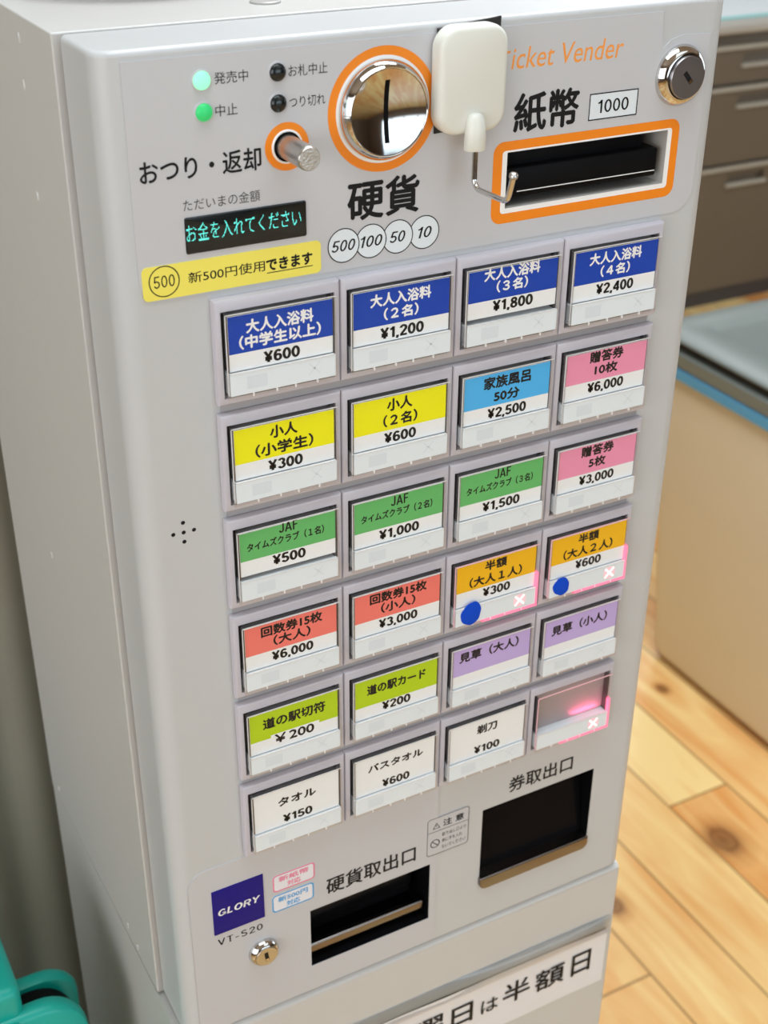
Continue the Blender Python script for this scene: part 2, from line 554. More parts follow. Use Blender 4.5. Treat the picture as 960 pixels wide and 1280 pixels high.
    def strokes(self, s, x0, x1, z0, z1, y, m, t=0.15, italic=0.0, gap=0.07):
        """digits and capitals drawn as even strokes, fitted to x0..x1 and cap height z0..z1"""
        adv, items = 0.0, []
        for ch in s:
            wd, st = GLYPH[ch]
            items.append((adv, st))
            adv += wd + gap
        adv -= gap
        sx, sz = (x1 - x0) / adv, (z1 - z0)
        for a, st in items:
            for path in st:
                pts = [Vector((a + px + italic * (py - 0.5), py)) for px, py in path]
                closed = (pts[0] - pts[-1]).length < 1e-4
                L, Rr = [], []
                n = len(pts)
                for i, p in enumerate(pts):
                    p0 = pts[i - 1] if i > 0 else (pts[-2] if closed else p)
                    p2 = pts[i + 1] if i < n - 1 else (pts[1] if closed else p)
                    d1, d2 = (p - p0), (p2 - p)
                    if d1.length < 1e-6:
                        d1 = d2
                    if d2.length < 1e-6:
                        d2 = d1
                    d1, d2 = d1.normalized(), d2.normalized()
                    nn = Vector((-(d1.y + d2.y), d1.x + d2.x))
                    nn.normalize()
                    k = max(0.5, nn.dot(Vector((-d1.y, d1.x))))
                    nn *= t / 2 / k
                    L.append(p + nn)
                    Rr.append(p - nn)
                lv = [self.v(x0 + p.x * sx, y, z0 + p.y * sz) for p in L]
                rv = [self.v(x0 + p.x * sx, y, z0 + p.y * sz) for p in Rr]
                for i in range(n - 1):
                    self.face([rv[i], rv[i + 1], lv[i + 1], lv[i]], m)

    def line(self, x0, z0, x1, z1, wd, y, m):
        d = Vector((x1 - x0, z1 - z0))
        n = Vector((-d.y, d.x)).normalized() * wd / 2
        self.flat([(x0 - n.x, z0 - n.y), (x1 - n.x, z1 - n.y), (x1 + n.x, z1 + n.y), (x0 + n.x, z0 + n.y)], y, m)

    def mesh(self, name, smooth=35, origin=None, recalc=True):
        me = bpy.data.meshes.new(name)
        if recalc:
            bmesh.ops.remove_doubles(self.bm, verts=self.bm.verts, dist=1e-7)
        for m in self.mats:
            me.materials.append(MT[m])
        if origin is None:
            xs = [v.co for v in self.bm.verts]
            lo = Vector((min(c.x for c in xs), min(c.y for c in xs), min(c.z for c in xs)))
            hi = Vector((max(c.x for c in xs), max(c.y for c in xs), max(c.z for c in xs)))
            origin = Vector(((lo.x + hi.x) / 2, (lo.y + hi.y) / 2, lo.z))
        bmesh.ops.translate(self.bm, verts=self.bm.verts, vec=-Vector(origin))
        self.bm.to_mesh(me)
        self.bm.free()
        if smooth:
            me.polygons.foreach_set('use_smooth', [True] * len(me.polygons))
            me.set_sharp_from_angle(angle=math.radians(smooth))
        return me, Vector(origin)

    def build(self, name, parent=None, smooth=35, weighted=False, recalc=True, **kw):
        me, org = self.mesh(name, smooth, recalc=recalc)
        o = bpy.data.objects.new(name, me)
        COL.objects.link(o)
        o.parent = parent
        o.location = org - (wloc(parent) if parent else Vector((0, 0, 0)))
        if weighted:
            md = o.modifiers.new('weighted', 'WEIGHTED_NORMAL')
            md.keep_sharp = True
        return tag(o, **kw)


def offset(pts, d):
    """inset a convex-ish outline (counter-clockwise) by d"""
    if d == 0:
        return list(pts)
    n = len(pts)
    out = []
    for i in range(n):
        p0, p1, p2 = Vector(pts[i - 1]), Vector(pts[i]), Vector(pts[(i + 1) % n])
        e1, e2 = (p1 - p0), (p2 - p1)
        if e1.length < 1e-9 or e2.length < 1e-9:
            e = e1 if e1.length > e2.length else e2
            e1 = e2 = e
        e1.normalize()
        e2.normalize()
        n1, n2 = Vector((-e1.y, e1.x)), Vector((-e2.y, e2.x))
        b = (n1 + n2)
        if b.length < 1e-6:
            b = n1
        b.normalize()
        k = max(0.35, b.dot(n1))
        q = p1 + b * (d / k)
        out.append((q.x, q.y))
    return out


def cut(obj, cutters):
    """cut the shapes of the given MB meshes out of obj"""
    dg = None
    tmp = []
    for mb in cutters:
        me, org = mb.mesh('cut', smooth=0)
        o = bpy.data.objects.new('cut', me)
        COL.objects.link(o)
        o.location = org
        md = obj.modifiers.new('b', 'BOOLEAN')
        md.operation = 'DIFFERENCE'
        md.solver = 'EXACT'
        md.object = o
        tmp.append(o)
    bpy.context.view_layer.update()
    dg = bpy.context.evaluated_depsgraph_get()
    me = bpy.data.meshes.new_from_object(obj.evaluated_get(dg))
    obj.modifiers.clear()
    obj.data = me
    for o in tmp:
        bpy.data.objects.remove(o)


mm = 0.001


def A(*v):
    return tuple(q * mm for q in v)


# ------------------------------------------------------------------ setting
def plane_box(name, x0, x1, y0, y1, z0, z1, m, kind='structure'):
    b = MB()
    b.box(x0, x1, y0, y1, z0, z1, m)
    return b.build(name, smooth=0, kind=kind)


X0, X1, Y0, Y1, ZC = -2.6, 5.2, -5.0, 5.0, 2.7
b = MB()
b.box(X0, X1, Y0, Y1, -0.1, 0.0, 'floor')
me, org = b.mesh('floor', 0, origin=Vector((0, 0, 0)))
o = bpy.data.objects.new('floor', me)
COL.objects.link(o)
tag(o, kind='structure')
plane_box('ceiling', X0, X1, Y0, Y1, ZC, ZC + 0.1, 'darkwood')
plane_box('wall_back', X0, X1, Y1, Y1 + 0.1, 0, ZC, 'plaster')


def wall_with_window(name, axis, pos, a0, a1, w0, w1, zs, zt):
    b = MB()

    def bx(p, q, z0, z1):
        if axis == 'y':
            b.box(p, q, pos - 0.1, pos, z0, z1, 'panelling')
        else:
            b.box(pos, pos + 0.1, p, q, z0, z1, 'panelling')
    bx(a0, w0, 0, ZC)
    bx(w1, a1, 0, ZC)
    bx(w0, w1, 0, zs)
    bx(w0, w1, zt, ZC)
    return b.build(name, smooth=0, kind='structure')


wall_with_window('wall_front', 'y', Y0, X0, X1, -0.8, 3.2, 0.45, 2.5)
wall_with_window('wall_right', 'x', X1, Y0, Y1, -1.3, 1.7, 0.6, 2.4)
wall_with_window('wall_outer', 'x', X0 - 0.1, Y0, Y1, -2.9, 0.1, 0.6, 2.4)


def window(name, axis, pos, w0, w1, zs, zt, n):
    b = MB()

    def bx(p, q, z0, z1, m, d0=0.03, d1=0.07):
        if axis == 'y':
            b.box(p, q, pos - d1, pos - d0, z0, z1, m)
        else:
            b.box(pos + d0, pos + d1, p, q, z0, z1, m)
    for k in range(n + 1):
        c = w0 + (w1 - w0) * k / n
        bx(max(w0, c - 0.03), min(w1, c + 0.03), zs, zt, 'frame')
    bx(w0, w1, zs, zs + 0.05, 'frame')
    bx(w0, w1, zt - 0.05, zt, 'frame')
    bx(w0, w1, zs + 0.05, zt - 0.05, 'glass', 0.049, 0.051)
    return b.build(name, smooth=0, kind='structure')


window('unseen_window_1', 'y', Y0, -0.8, 3.2, 0.45, 2.5, 4)  # unseen windows, added only for light and reflections
window('unseen_window_2', 'x', X1, -1.3, 1.7, 0.6, 2.4, 3)
window('unseen_window_3', 'x', X0 - 0.1, -2.9, 0.1, 0.6, 2.4, 3)

# the fluted wall panel close behind the machine
b = MB()
prof = []
n = 260
xa, xb = -1.3, 0.17
for i in range(n + 1):
    x = xa + (xb - xa) * i / n
    prof.append((x, 0.312 - 0.006 * (0.5 + 0.5 * math.cos(2 * math.pi * x / 0.042))))
loop0 = [(x, y, 0.0) for x, y in prof] + [(xb, 0.35, 0.0), (xa, 0.35, 0.0)]
loop1 = [(x, y, 2.7) for x, y, z in loop0]
b.loft([loop0, loop1], 'wall')
b.build('wall_left', smooth=50, kind='structure')

# ------------------------------------------------------------------ ticket machine
XL, XR = -37.6, 250.6
CL, CR = -40.6, 253.0          # cabinet and stand are a little wider than the door
ZT, ZB = 96.6, -416.2
root = empty('ticket_machine', (0.106, 0.13, ZO - 0.4185), label='white ticket vending machine with a grid of coloured price buttons', cat='ticket machine')

# --- cabinet
b = MB(ZO)
b.box(*A(CL, CR, 44.2, 257, -419, ZT + 0.6), 'paint')
for v in b.bm.verts:                               # the underside falls a little towards the back
    if v.co.z < ZO - 0.3:
        v.co.z = ZO + (-0.4175 if v.co.y < 0.1 else -0.4305)
bmesh.ops.bevel(b.bm, geom=[e for e in b.bm.edges], offset=0.0009, segments=3, affect='EDGES', profile=0.5)
cab = b.build('cabinet', root, smooth=50, weighted=True)
# dimples on the side and the plug in the top
for (y, z) in ((91.9, 87.6), (93.4, 68.9), (93.4, 22.8), (161, -193), (236, -418), (93.3, -411), (77, -413)):
    b = MB(ZO)
    n = 12
    loops = []
    for r, x in ((1.9, CL + 0.02), (1.6, CL - 0.35), (0.8, CL - 0.55)):
        loops.append([A(x, y + r * 0.75 * math.cos(2 * math.pi * i / n), z + r * 1.3 * math.sin(2 * math.pi * i / n)) for i in range(n)])
    b.loft(loops, 'paint', cap0=False)
    b.build('rivet', cab, smooth=60)
b = MB(ZO)
loops = []
for r, z in ((6.5, ZT + 0.6), (6.5, ZT + 1.3), (5.6, ZT + 1.7), (4.8, ZT + 1.5)):
    loops.append([A(57.8 + r * math.cos(2 * math.pi * i / 28), 71 + r * math.sin(2 * math.pi * i / 28), z) for i in range(28)])
b.loft(loops, 'plug', cap0=False)
b.build('hole_plug', cab, label='round grey plug in the top of the cabinet')
# dark seam strip between cabinet and door
b = MB(ZO)
b.box(*A(XL + 1.6, XR - 1.6, 41.2, 44.6, ZB + 3, ZT - 1.2), 'recess')
b.build('seam_strip', root, smooth=0)

# --- door
b = MB(ZO)
vs = b.box(*A(XL, XR, 4, 42.2, ZB, ZT), 'door')
ev = [e for e in b.bm.edges if abs(e.verts[0].co.z - e.verts[1].co.z) > 0.1 and max(v.co.y for v in e.verts) < 0.01]
bmesh.ops.bevel(b.bm, geom=ev, offset=0.0092, segments=8, affect='EDGES', profile=0.5)
et = [e for e in b.bm.edges if min(v.co.z for v in e.verts) > ZO + ZT * mm - 1e-5 and max(v.co.y for v in e.verts) < 0.0422 - 1e-5 or
      (min(v.co.z for v in e.verts) > ZO + ZT * mm - 1e-5 and min(v.co.y for v in e.verts) < 0.02)]
bmesh.ops.bevel(b.bm, geom=et, offset=0.0024, segments=4, affect='EDGES', profile=0.5)
el = [e for e in b.bm.edges if max(v.co.z for v in e.verts) < ZO + ZB * mm + 1e-5 and min(v.co.y for v in e.verts) < 0.0421]
bmesh.ops.bevel(b.bm, geom=el, offset=0.0016, segments=3, affect='EDGES', profile=0.5)
door = b.build('door', root, smooth=0)


def cbox(x0, x1, y0, y1, z0, z1):
    c = MB(ZO)
    c.box(*A(x0, x1, y0, y1, z0, z1), 'door')
    return c


BS = (136.9, 222.4, 17.3, 41.6)        # bill slot
TO = (144.0, 220.4, -386.0, -328.6)    # ticket outlet
CO = (36.0, 110.4, -396.0, -353.6)     # coin outlet
off = Vector(door.location) + wloc(root)
door.location = off
door.parent = None
cut(door, [cbox(BS[0], BS[1], -2, 37, BS[2], BS[3]), cbox(TO[0], TO[1], -2, 38, TO[2], TO[3]), cbox(CO[0], CO[1], -2, 38, CO[2], CO[3])])
door.parent = root
door.location = off - wloc(root)
door.data.polygons.foreach_set('use_smooth', [True] * len(door.data.polygons))
door.data.set_sharp_from_angle(angle=math.radians(40))
md = door.modifiers.new('weighted', 'WEIGHTED_NORMAL')
md.keep_sharp = True

b = MB(ZO)
for (x, z) in ((-17.9, -102.3), (-22.6, -102.2), (-13.2, -102.2), (-17.9, -97.5), (-17.9, -106.9)):
    b.lathe([(0.95, 3.95 * mm), (0.95, 3.9 * mm)] if False else [(0.00095, 0.00393), (0.0009, 0.0039)], x * mm, z * mm, 'ink', 14)
b.build('speaker_hole', door, label='five small black speaker holes in a cross')

# --- upper face sheet with its printing
YS = 3.55
b = MB(ZO)
up_out = [(-28 + 9, 2.6), (229, 2.6)]
for i in range(7):
    a = math.radians(-90 + 90 * i / 6)
    up_out.append((229.6 + 11 * math.cos(a), 13.6 + 11 * math.sin(a)))
up_out += [(240.6, 81.4), (226, 82.2), (219.0, 80.6), (214.0, 76.5), (213.0, 92.6)]
up_out += [(-28, 92.8)]
for i in range(7):
    a = math.radians(180 + 90 * i / 6)
    up_out.append((-19 + 9 * math.cos(a), 11.6 + 9 * math.sin(a)))
up_out = up_out[1:]
sh = MB(ZO)
sh.prism([A(*p) for p in up_out], 4 * mm, YS * mm, 'sheet', 0.0)
sheet = sh.build('face_sheet', root, smooth=0)
off = wloc(sheet)
sheet.location = off
sheet.parent = None
cut(sheet, [cbox(BS[0], BS[1], -2, 37, BS[2], BS[3])])
sheet.parent = root
sheet.location = off - wloc(root)

Y1_ = (YS - 0.06) * mm
Y2_ = (YS - 0.12) * mm
Y3_ = (YS - 0.18) * mm


def sheet_print(name, fn, **kw):
    q = MB(ZO)
    fn(q)
    return q.build(name, sheet, smooth=0, recalc=False, **kw)


def T(q, s, x0, x1, z0, z1, m='ink', y=None, **kw):
    q.text(s, *A(x0, x1, z0, z1), Y1_ if y is None else y, m, **kw)


def p_status(q):
    T(q, '発売中', 7.1, 20.5, 81.9, 86.2)
    T(q, '中止', 6.9, 15.7, 70.2, 74.6)
    T(q, 'お札中止', 36.9, 53.2, 81.8, 86.1)
    T(q, 'つり切れ', 36.9, 52.1, 70.3, 74.4)
    T(q, 'おつり・返却', -24.1, 24.4, 48.6, 57.2, smear=0.00016)
    T(q, 'ただいまの金額', -8.2, 23.4, 36.4, 40.9, 'greyink')


sheet_print('status_lettering', p_status, label='black printed words beside the lamps and the return lever')


def p_coin(q):
    T(q, '硬貨', 61.6, 94.2, 22.6, 38.2, smear=0.00042)
    q.ring([A(*p) for p in circle(77.4, 65.5, 24.4, 64)], [A(*p) for p in circle(77.4, 65.5, 20.9, 64)], Y1_, 'orange')
    q.ring([A(*p) for p in circle(77.4, 65.5, 20.9, 64)], [A(*p) for p in circle(77.4, 65.5, 19.5, 64)], Y1_, 'white')
    for k, (x, t) in enumerate(((97.3, '10'), (84.6, '50'), (72.0, '100'), (59.4, '500'))):
        y = (YS - 0.05 - 0.03 * k) * mm
        q.flat([A(*p) for p in circle(x, 12.9, 7.3)], y, 'palefill')
        q.ring([A(*p) for p in circle(x, 12.9, 7.3)], [A(*p) for p in circle(x, 12.9, 6.85)], y - 0.00001, 'ink')
        hw = 1.75 * len(t)
        q.strokes(t, *A(x - hw, x + hw, 10.5, 15.3), y - 0.00002, 'ink', t=0.125, italic=0.2)


sheet_print('coin_lettering', p_coin, label='black coin characters, four coin circles and orange ring around the coin slot')


def p_bill(q):
    T(q, 'icket Vender', 136.6, 193.2, 75.4, 84.0, 'orangetext', shear=0.16)
    T(q, 'T', 131.4, 136.0, 75.4, 82.9, 'orangetext', shear=0.16)
    T(q, '紙幣', 139.5, 171.8, 49.4, 65.1, smear=0.00042)
    q.flat([A(*p) for p in rrect(177.5, 203.4, 50.2, 61.6, 0)], Y1_, 'palefill')
    q.ring([A(*p) for p in rrect(177.5, 203.4, 50.2, 61.6, 0)], [A(*p) for p in rrect(178.0, 202.9, 50.7, 61.1, 0)], Y2_, 'ink')
    q.strokes('1000', *A(181.9, 198.6, 53.0, 58.6), Y2_ - 0.00003, 'ink', t=0.12)
    q.ring([A(*p) for p in rrect(130.0, 228.8, 10.9, 46.2, 5)], [A(*p) for p in rrect(134.6, 224.7, 15.2, 42.3, 1.6)], Y1_, 'orange')
    q.ring([A(*p) for p in rrect(134.6, 224.7, 15.2, 42.3, 1.6)], [A(*p) for p in rrect(137.0, 222.3, 17.4, 41.5, 0.4)], Y1_, 'white')


sheet_print('bill_lettering', p_bill, label='orange and black lettering and orange frame around the banknote slot')

# --- status lamps
for (x, z, m, lab) in ((2.1, 83.9, 'led', 'brightly lit green status lamp'), (2.3, 72.4, 'leddim', 'dim green status lamp'),
                       (32.4, 84.0, 'ledoff', 'dark unlit status lamp'), (32.3, 72.6, 'ledoff', 'dark unlit status lamp')):
    q = MB(ZO)
    q.lathe([A(*p) for p in ((3.4, YS), (3.3, 2.9), (2.9, 2.3), (1.9, 1.75), (0.7, 1.5))], x * mm, z * mm, m, 28)
    lamp = q.build('status_lamp', root, smooth=60, label=lab)
    q = MB(ZO)
    q.lathe([A(*p) for p in ((4.0, YS - 0.01), (3.9, 3.2), (3.4, 3.15))], x * mm, z * mm, 'sheet', 28, cap=False)
    q.build('lamp_rim', lamp, smooth=60)

# --- coin return lever
q = MB(ZO)
x, z = 33.2, 55.4
LX, LZ = 35.45 * mm, 56.0 * mm
q.lathe([A(9.3, YS - 0.05), A(9.2, YS - 0.35), A(6.6, YS - 0.35)], LX, LZ, 'orange', 40, cap=False)
q.lathe([A(6.6, YS - 0.36), A(6.3, YS - 0.8), A(5.8, YS - 0.8), A(5.7, YS + 0.6)], LX, LZ, 'white', 40, cap=False)
q.lathe([A(5.8, YS - 0.2), A(0.3, YS - 0.2)], LX, LZ, 'black', 40)
lev = q.build('return_lever', root, smooth=40, label='round steel return lever in an orange ring')
q = MB(ZO)
q.lathe([A(4.75, YS), A(4.75, -15.6), A(4.55, -16.5), A(4.2, -16.9), A(0.5, -16.9)], LX, LZ, 'steel', 36)
q.build('lever_rod', lev, smooth=40)

# --- amount display
q = MB(ZO)
q.prism([A(*p) for p in rrect(-8.2, 42.8, 19.6, 34.0, 0.8)], YS * mm, (YS - 0.5) * mm, 'screen', 0.0003)
disp = q.build('amount_display', root, smooth=35, label='black display with glowing cyan message')
vs, fs = text_mesh('お金を入れてください', bold=-0.004)
bv = BVHTree.FromPolygons([Vector((a, c, 0)) for a, c in vs], fs)
ax, bx_ = min(v[0] for v in vs), max(v[0] for v in vs)
ay, by_ = min(v[1] for v in vs), max(v[1] for v in vs)
q = MB(ZO)
NX, NZ = 150, 17
dx0, dx1, dz0, dz1 = -7.8, 40.4, 24.4, 31.4
for i in range(NX):
    for j in range(NZ):
        hits = 0
        for (ou, ov) in ((0.5, 0.5), (0.3, 0.5), (0.7, 0.5), (0.5, 0.25), (0.5, 0.75)):
            u, v = (i + ou) / NX, (j + ov) / NZ
            if bv.ray_cast(Vector((ax + u * (bx_ - ax), ay + v * (by_ - ay), 1)), Vector((0, 0, -1)))[0] is not None:
                hits += 1
        if hits >= 3:
            xx = dx0 + (dx1 - dx0) * (i + 0.5) / NX
            zz = dz0 + (dz1 - dz0) * (j + 0.5) / NZ
            hw, hh = (dx1 - dx0) / NX * 0.46, (dz1 - dz0) / NZ * 0.43
            q.flat([A(xx - hw, zz - hh), A(xx + hw, zz - hh), A(xx + hw, zz + hh), A(xx - hw, zz + hh)], (YS - 0.56) * mm, 'vfd')
q.build('display_message', disp, smooth=0, recalc=False, label='cyan dot-matrix message')

# --- coin slot dome
q = MB(ZO)
CX, CZ = 77.4 * mm, 65.5 * mm
q.lathe([A(19.6, YS), A(19.6, 2.0), A(19.3, 1.2), A(18.4, -0.4), A(17.5, -1.7), A(17.1, -2.0), A(16.8, -1.8)], CX, CZ, 'chrome', 72, cap=False)
q.lathe([A(16.8, -1.8), A(16.4, -1.3)], CX, CZ, 'recess', 72, cap=False)
coin = q.build('coin_slot', root, smooth=25, label='round chrome coin slot with a dished face')
R = 16.6


def ydome(r):
    return -1.6 + 2.6 * (1 - (r / R) ** 2)


q = MB(ZO)
dome = [A(R * (1 - t / 16), ydome(R * (1 - t / 16))) for t in range(16)] + [A(0.3, ydome(0))]
q.lathe(dome, CX, CZ, 'chrome', 96)
face = q.build('slot_face', coin, smooth=60)


q = MB(ZO)
loopsL = []
N = 30
for i in range(N + 1):
    t = -12.2 + 24.4 * i / N
    loopsL.append([A(77.4 - 0.2 + 1.0 * s, ydome(min(R, math.hypot(1.0 * s, t))) - 0.12, 65.5 + t) for s in (-1, -0.5, 0, 0.5, 1)])
q.loft(loopsL, 'black', False, False, closed=False)
q.build('slot_opening', coin, smooth=40, label='narrow black vertical slit')


# --- locks
def lock(name_cx, cz, R0, prof, plug, keyrot, lab):
    cx = name_cx
    q = MB(ZO)
    q.lathe([A(*p) for p in prof], cx * mm, cz * mm, 'chrome', 64, cap=False)
    lk = q.build('cylinder_lock', root, smooth=40, label=lab)
    q = MB(ZO)
    q.lathe([A(*p) for p in plug], cx * mm, cz * mm, 'darksteel' if R0 > 9 else 'steel', 56)
    pl = q.build('lock_plug', lk, smooth=30)
    yk = plug[-1][1] - 0.06
    q = MB(ZO)
    a = math.radians(keyrot)

    def rot(px, pz):
        return A(cx + px * math.cos(a) - pz * math.sin(a), cz + px * math.sin(a) + pz * math.cos(a))
    q.flat([rot(-1.1, -3.2), rot(1.1, -3.2), rot(1.1, 3.2), rot(-1.1, 3.2)], yk * mm, 'ink')
    q.flat([rot(-0.9, -3.0), rot(0.9, -3.0), rot(0.9, -1.6), rot(-0.9, -1.6)], (yk - 0.04) * mm, 'chrome')
    q.build('keyhole', pl, smooth=0, label='black keyhole')
    return lk


lock(225.3, 65.0, 12, [(13.3, YS), (13.3, 3.0), (12.9, 1.9), (11.9, 0.6), (10.8, -0.4), (10.0, -0.8), (9.6, -0.8), (9.4, -0.1)],
     [(9.3, 0.0), (9.2, -2.0), (8.9, -2.4), (0.4, -2.4)], 42, 'large chrome lock beside the banknote characters')
lock(8.0, -369.2, 8, [(8.6, YS), (8.6, 2.9), (8.2, 1.6), (6.9, -0.4), (6.4, -0.6), (6.3, 0.0)],
     [(6.3, 0.0), (6.2, -0.9), (6.0, -1.1), (0.4, -1.1)], 8, 'small steel lock below the maker plate')

# --- banknote slot
q = MB(ZO)
q.liner(*A(BS[0], BS[1], BS[2], BS[3], 3.9, 36.5), 'lining', 'black')
bill = q.build('bill_slot', root, smooth=0, label='banknote slot with steel lining and black tray')
q = MB(ZO)
q.box(*A(BS[0] + 0.05, 212.5, 9, 36, 31.0, BS[3] - 0.05), 'black', 0.0004)
q.box(*A(BS[0] + 0.05, 218.6, 4.6, 36, 21.2, 34.0), 'black', 0.001)
q.build('bill_tray', bill, smooth=35, label='black banknote tray')
q = MB(ZO)
q.box(*A(143.5, 217.6, 4.4, 4.7, 23.6, 23.95), 'white')
q.build('tray_line', bill, smooth=0, label='thin white line on the black tray')

# --- ticket outlet
q = MB(ZO)
q.liner(*A(TO[0], TO[1], TO[2], TO[3], 3.9, 37.5), 'black')
tout = q.build('ticket_outlet', root, smooth=0, label='square black ticket outlet with a steel lip')
q = MB(ZO)
q.loft([[A(TO[0] + 1, 16, TO[3] - 1), A(TO[1] - 1, 16, TO[3] - 1), A(TO[1] - 1, 17.2, TO[3] - 1), A(TO[0] + 1, 17.2, TO[3] - 1)],
        [A(TO[0] + 1, 9, TO[2] + 6), A(TO[1] - 1, 9, TO[2] + 6), A(TO[1] - 1, 10.2, TO[2] + 6), A(TO[0] + 1, 10.2, TO[2] + 6)]], 'gloss')
q.build('outlet_flap', tout, smooth=0)
q = MB(ZO)
q.prism([A(*p) for p in rrect(TO[0] - 0.5, TO[1] - 0.6, -388.4, -379.4, (4.5, 4.5, 0.4, 0.4))], 12 * mm, 1.4 * mm, 'bronze', 0.0009)
q.build('outlet_lip', tout, smooth=35, label='polished steel lip')

# --- coin outlet
q = MB(ZO)
q.liner(*A(CO[0], CO[1], CO[2], CO[3], 3.9, 37.5), 'black')
cout = q.build('coin_outlet', root, smooth=0, label='wide black coin outlet with a steel bar')
q = MB(ZO)
q.loft([[A(CO[0] + 0.6, 12, CO[3] - 2), A(CO[1] - 6, 12, CO[3] - 2), A(CO[1] - 6, 13.5, CO[3] - 2), A(CO[0] + 0.6, 13.5, CO[3] - 2)],
        [A(CO[0] + 0.6, 17, CO[2] + 13), A(CO[1] - 6, 17, CO[2] + 13), A(CO[1] - 6, 18.5, CO[2] + 13), A(CO[0] + 0.6, 18.5, CO[2] + 13)]], 'gloss')
q.build('outlet_flap', cout, smooth=0)
q = MB(ZO)
q.box(*A(CO[0] + 0.2, CO[1] - 1.2, 7, 11, CO[2] + 5.6, CO[2] + 12.2), 'bronze', 0.0013, 4)
q.build('outlet_bar', cout, smooth=40, label='steel bar across the coin outlet')

# --- lower face sheet with printing
q = MB(ZO)
low = [(-30.5, ZB + 1.8), (114.6, ZB + 1.8), (114.6, -297.8)]
for i in range(7):
    a = math.radians(90 + 90 * i / 6)
    low.append((-20.5 + 10 * math.cos(a), -308 + 10 * math.sin(a)))
q.prism([A(*p) for p in low], 4 * mm, YS * mm, 'sheet')
lsheet = q.build('lower_face_sheet', root, smooth=0)
off = wloc(lsheet)
lsheet.location = off
lsheet.parent = None
cut(lsheet, [cbox(CO[0], CO[1], -2, 37, CO[2], CO[3])])
lsheet.parent = root
lsheet.location = off - wloc(root)

q = MB(ZO)
T(q, '硬貨取出口', 46.0, 100.6, -346.4, -335.0, smear=0.00022)
q.build('coin_outlet_lettering', lsheet, smooth=0, recalc=False, label='black characters above the coin outlet')
q = MB(ZO)
q.text('券取出口', *A(160.9, 204.2, -322.6, -311.9), 3.93 * mm, 'ink', smear=0.00022)
q.build('ticket_outlet_lettering', door, smooth=0, recalc=False, label='black characters above the ticket outlet')

q = MB(ZO)
q.prism([A(*p) for p in rrect(-18.6, 9.8, -344.4, -313.8, 0.3)], YS * mm, (YS - 0.5) * mm, 'navy', 0.0002)
q.strokes('GLORY', *A(-15.8, 7.0, -331.7, -327.3), (YS - 0.56) * mm, 'white', t=0.16, italic=0.12, gap=0.1)
q.build('maker_plate', root, smooth=35, recalc=False, label='square navy plate with white lettering')
q = MB(ZO)
q.strokes('VT-S20', *A(-17.0, 8.4, -353.0, -348.4), Y1_, 'ink', t=0.12, gap=0.12)
q.build('model_lettering', lsheet, smooth=0, recalc=False, label='black model characters under the navy plate')

# caution label
q = MB(ZO)
yc = 3.93 * mm
q.prism([A(*p) for p in rrect(107.8, 134.6, -347.6, -320.4, 2)], 4 * mm, 3.5 * mm, 'sheet')
yc = 3.42 * mm
q.ring([A(*p) for p in rrect(107.8, 134.6, -347.6, -320.4, 2)], [A(*p) for p in rrect(108.15, 134.25, -347.25, -320.75, 1.7)], yc, 'greyink')
q.line(*A(107.9, -330.4, 134.5, -330.4, 0.35), yc, 'greyink')
q.text('注 意', *A(117.8, 131.2, -328.4, -323.6), yc, 'ink', smear=0.00008)
tri = [(111.2, -328.4), (116.0, -328.4), (113.6, -324.0)]
q.ring([A(*p) for p in tri], [A(*p) for p in [(111.8, -328.05), (115.4, -328.05), (113.6, -324.7)]], yc, 'ink')
q.line(*A(113.6, -325.8, 113.6, -327.0, 0.4), yc, 'ink')
q.ring([A(*p) for p in circle(113.0, -339.2, 3.0)], [A(*p) for p in circle(113.0, -339.2, 2.45)], yc, 'ink')
q.line(*A(111.1, -337.3, 114.9, -341.1, 0.5), yc, 'ink')
for k, t in enumerate(('取り出し口より', '奥に手を入れ', 'ないでください')):
    wd = 15.4 * len(t) / 7
    q.text(t, *A(117.4, 117.4 + wd, -335.6 - 4.6 * k, -333.0 - 4.6 * k), yc, 'ink')
q.build('caution_label', root, smooth=0, recalc=False, label='small outlined caution label left of the ticket outlet')

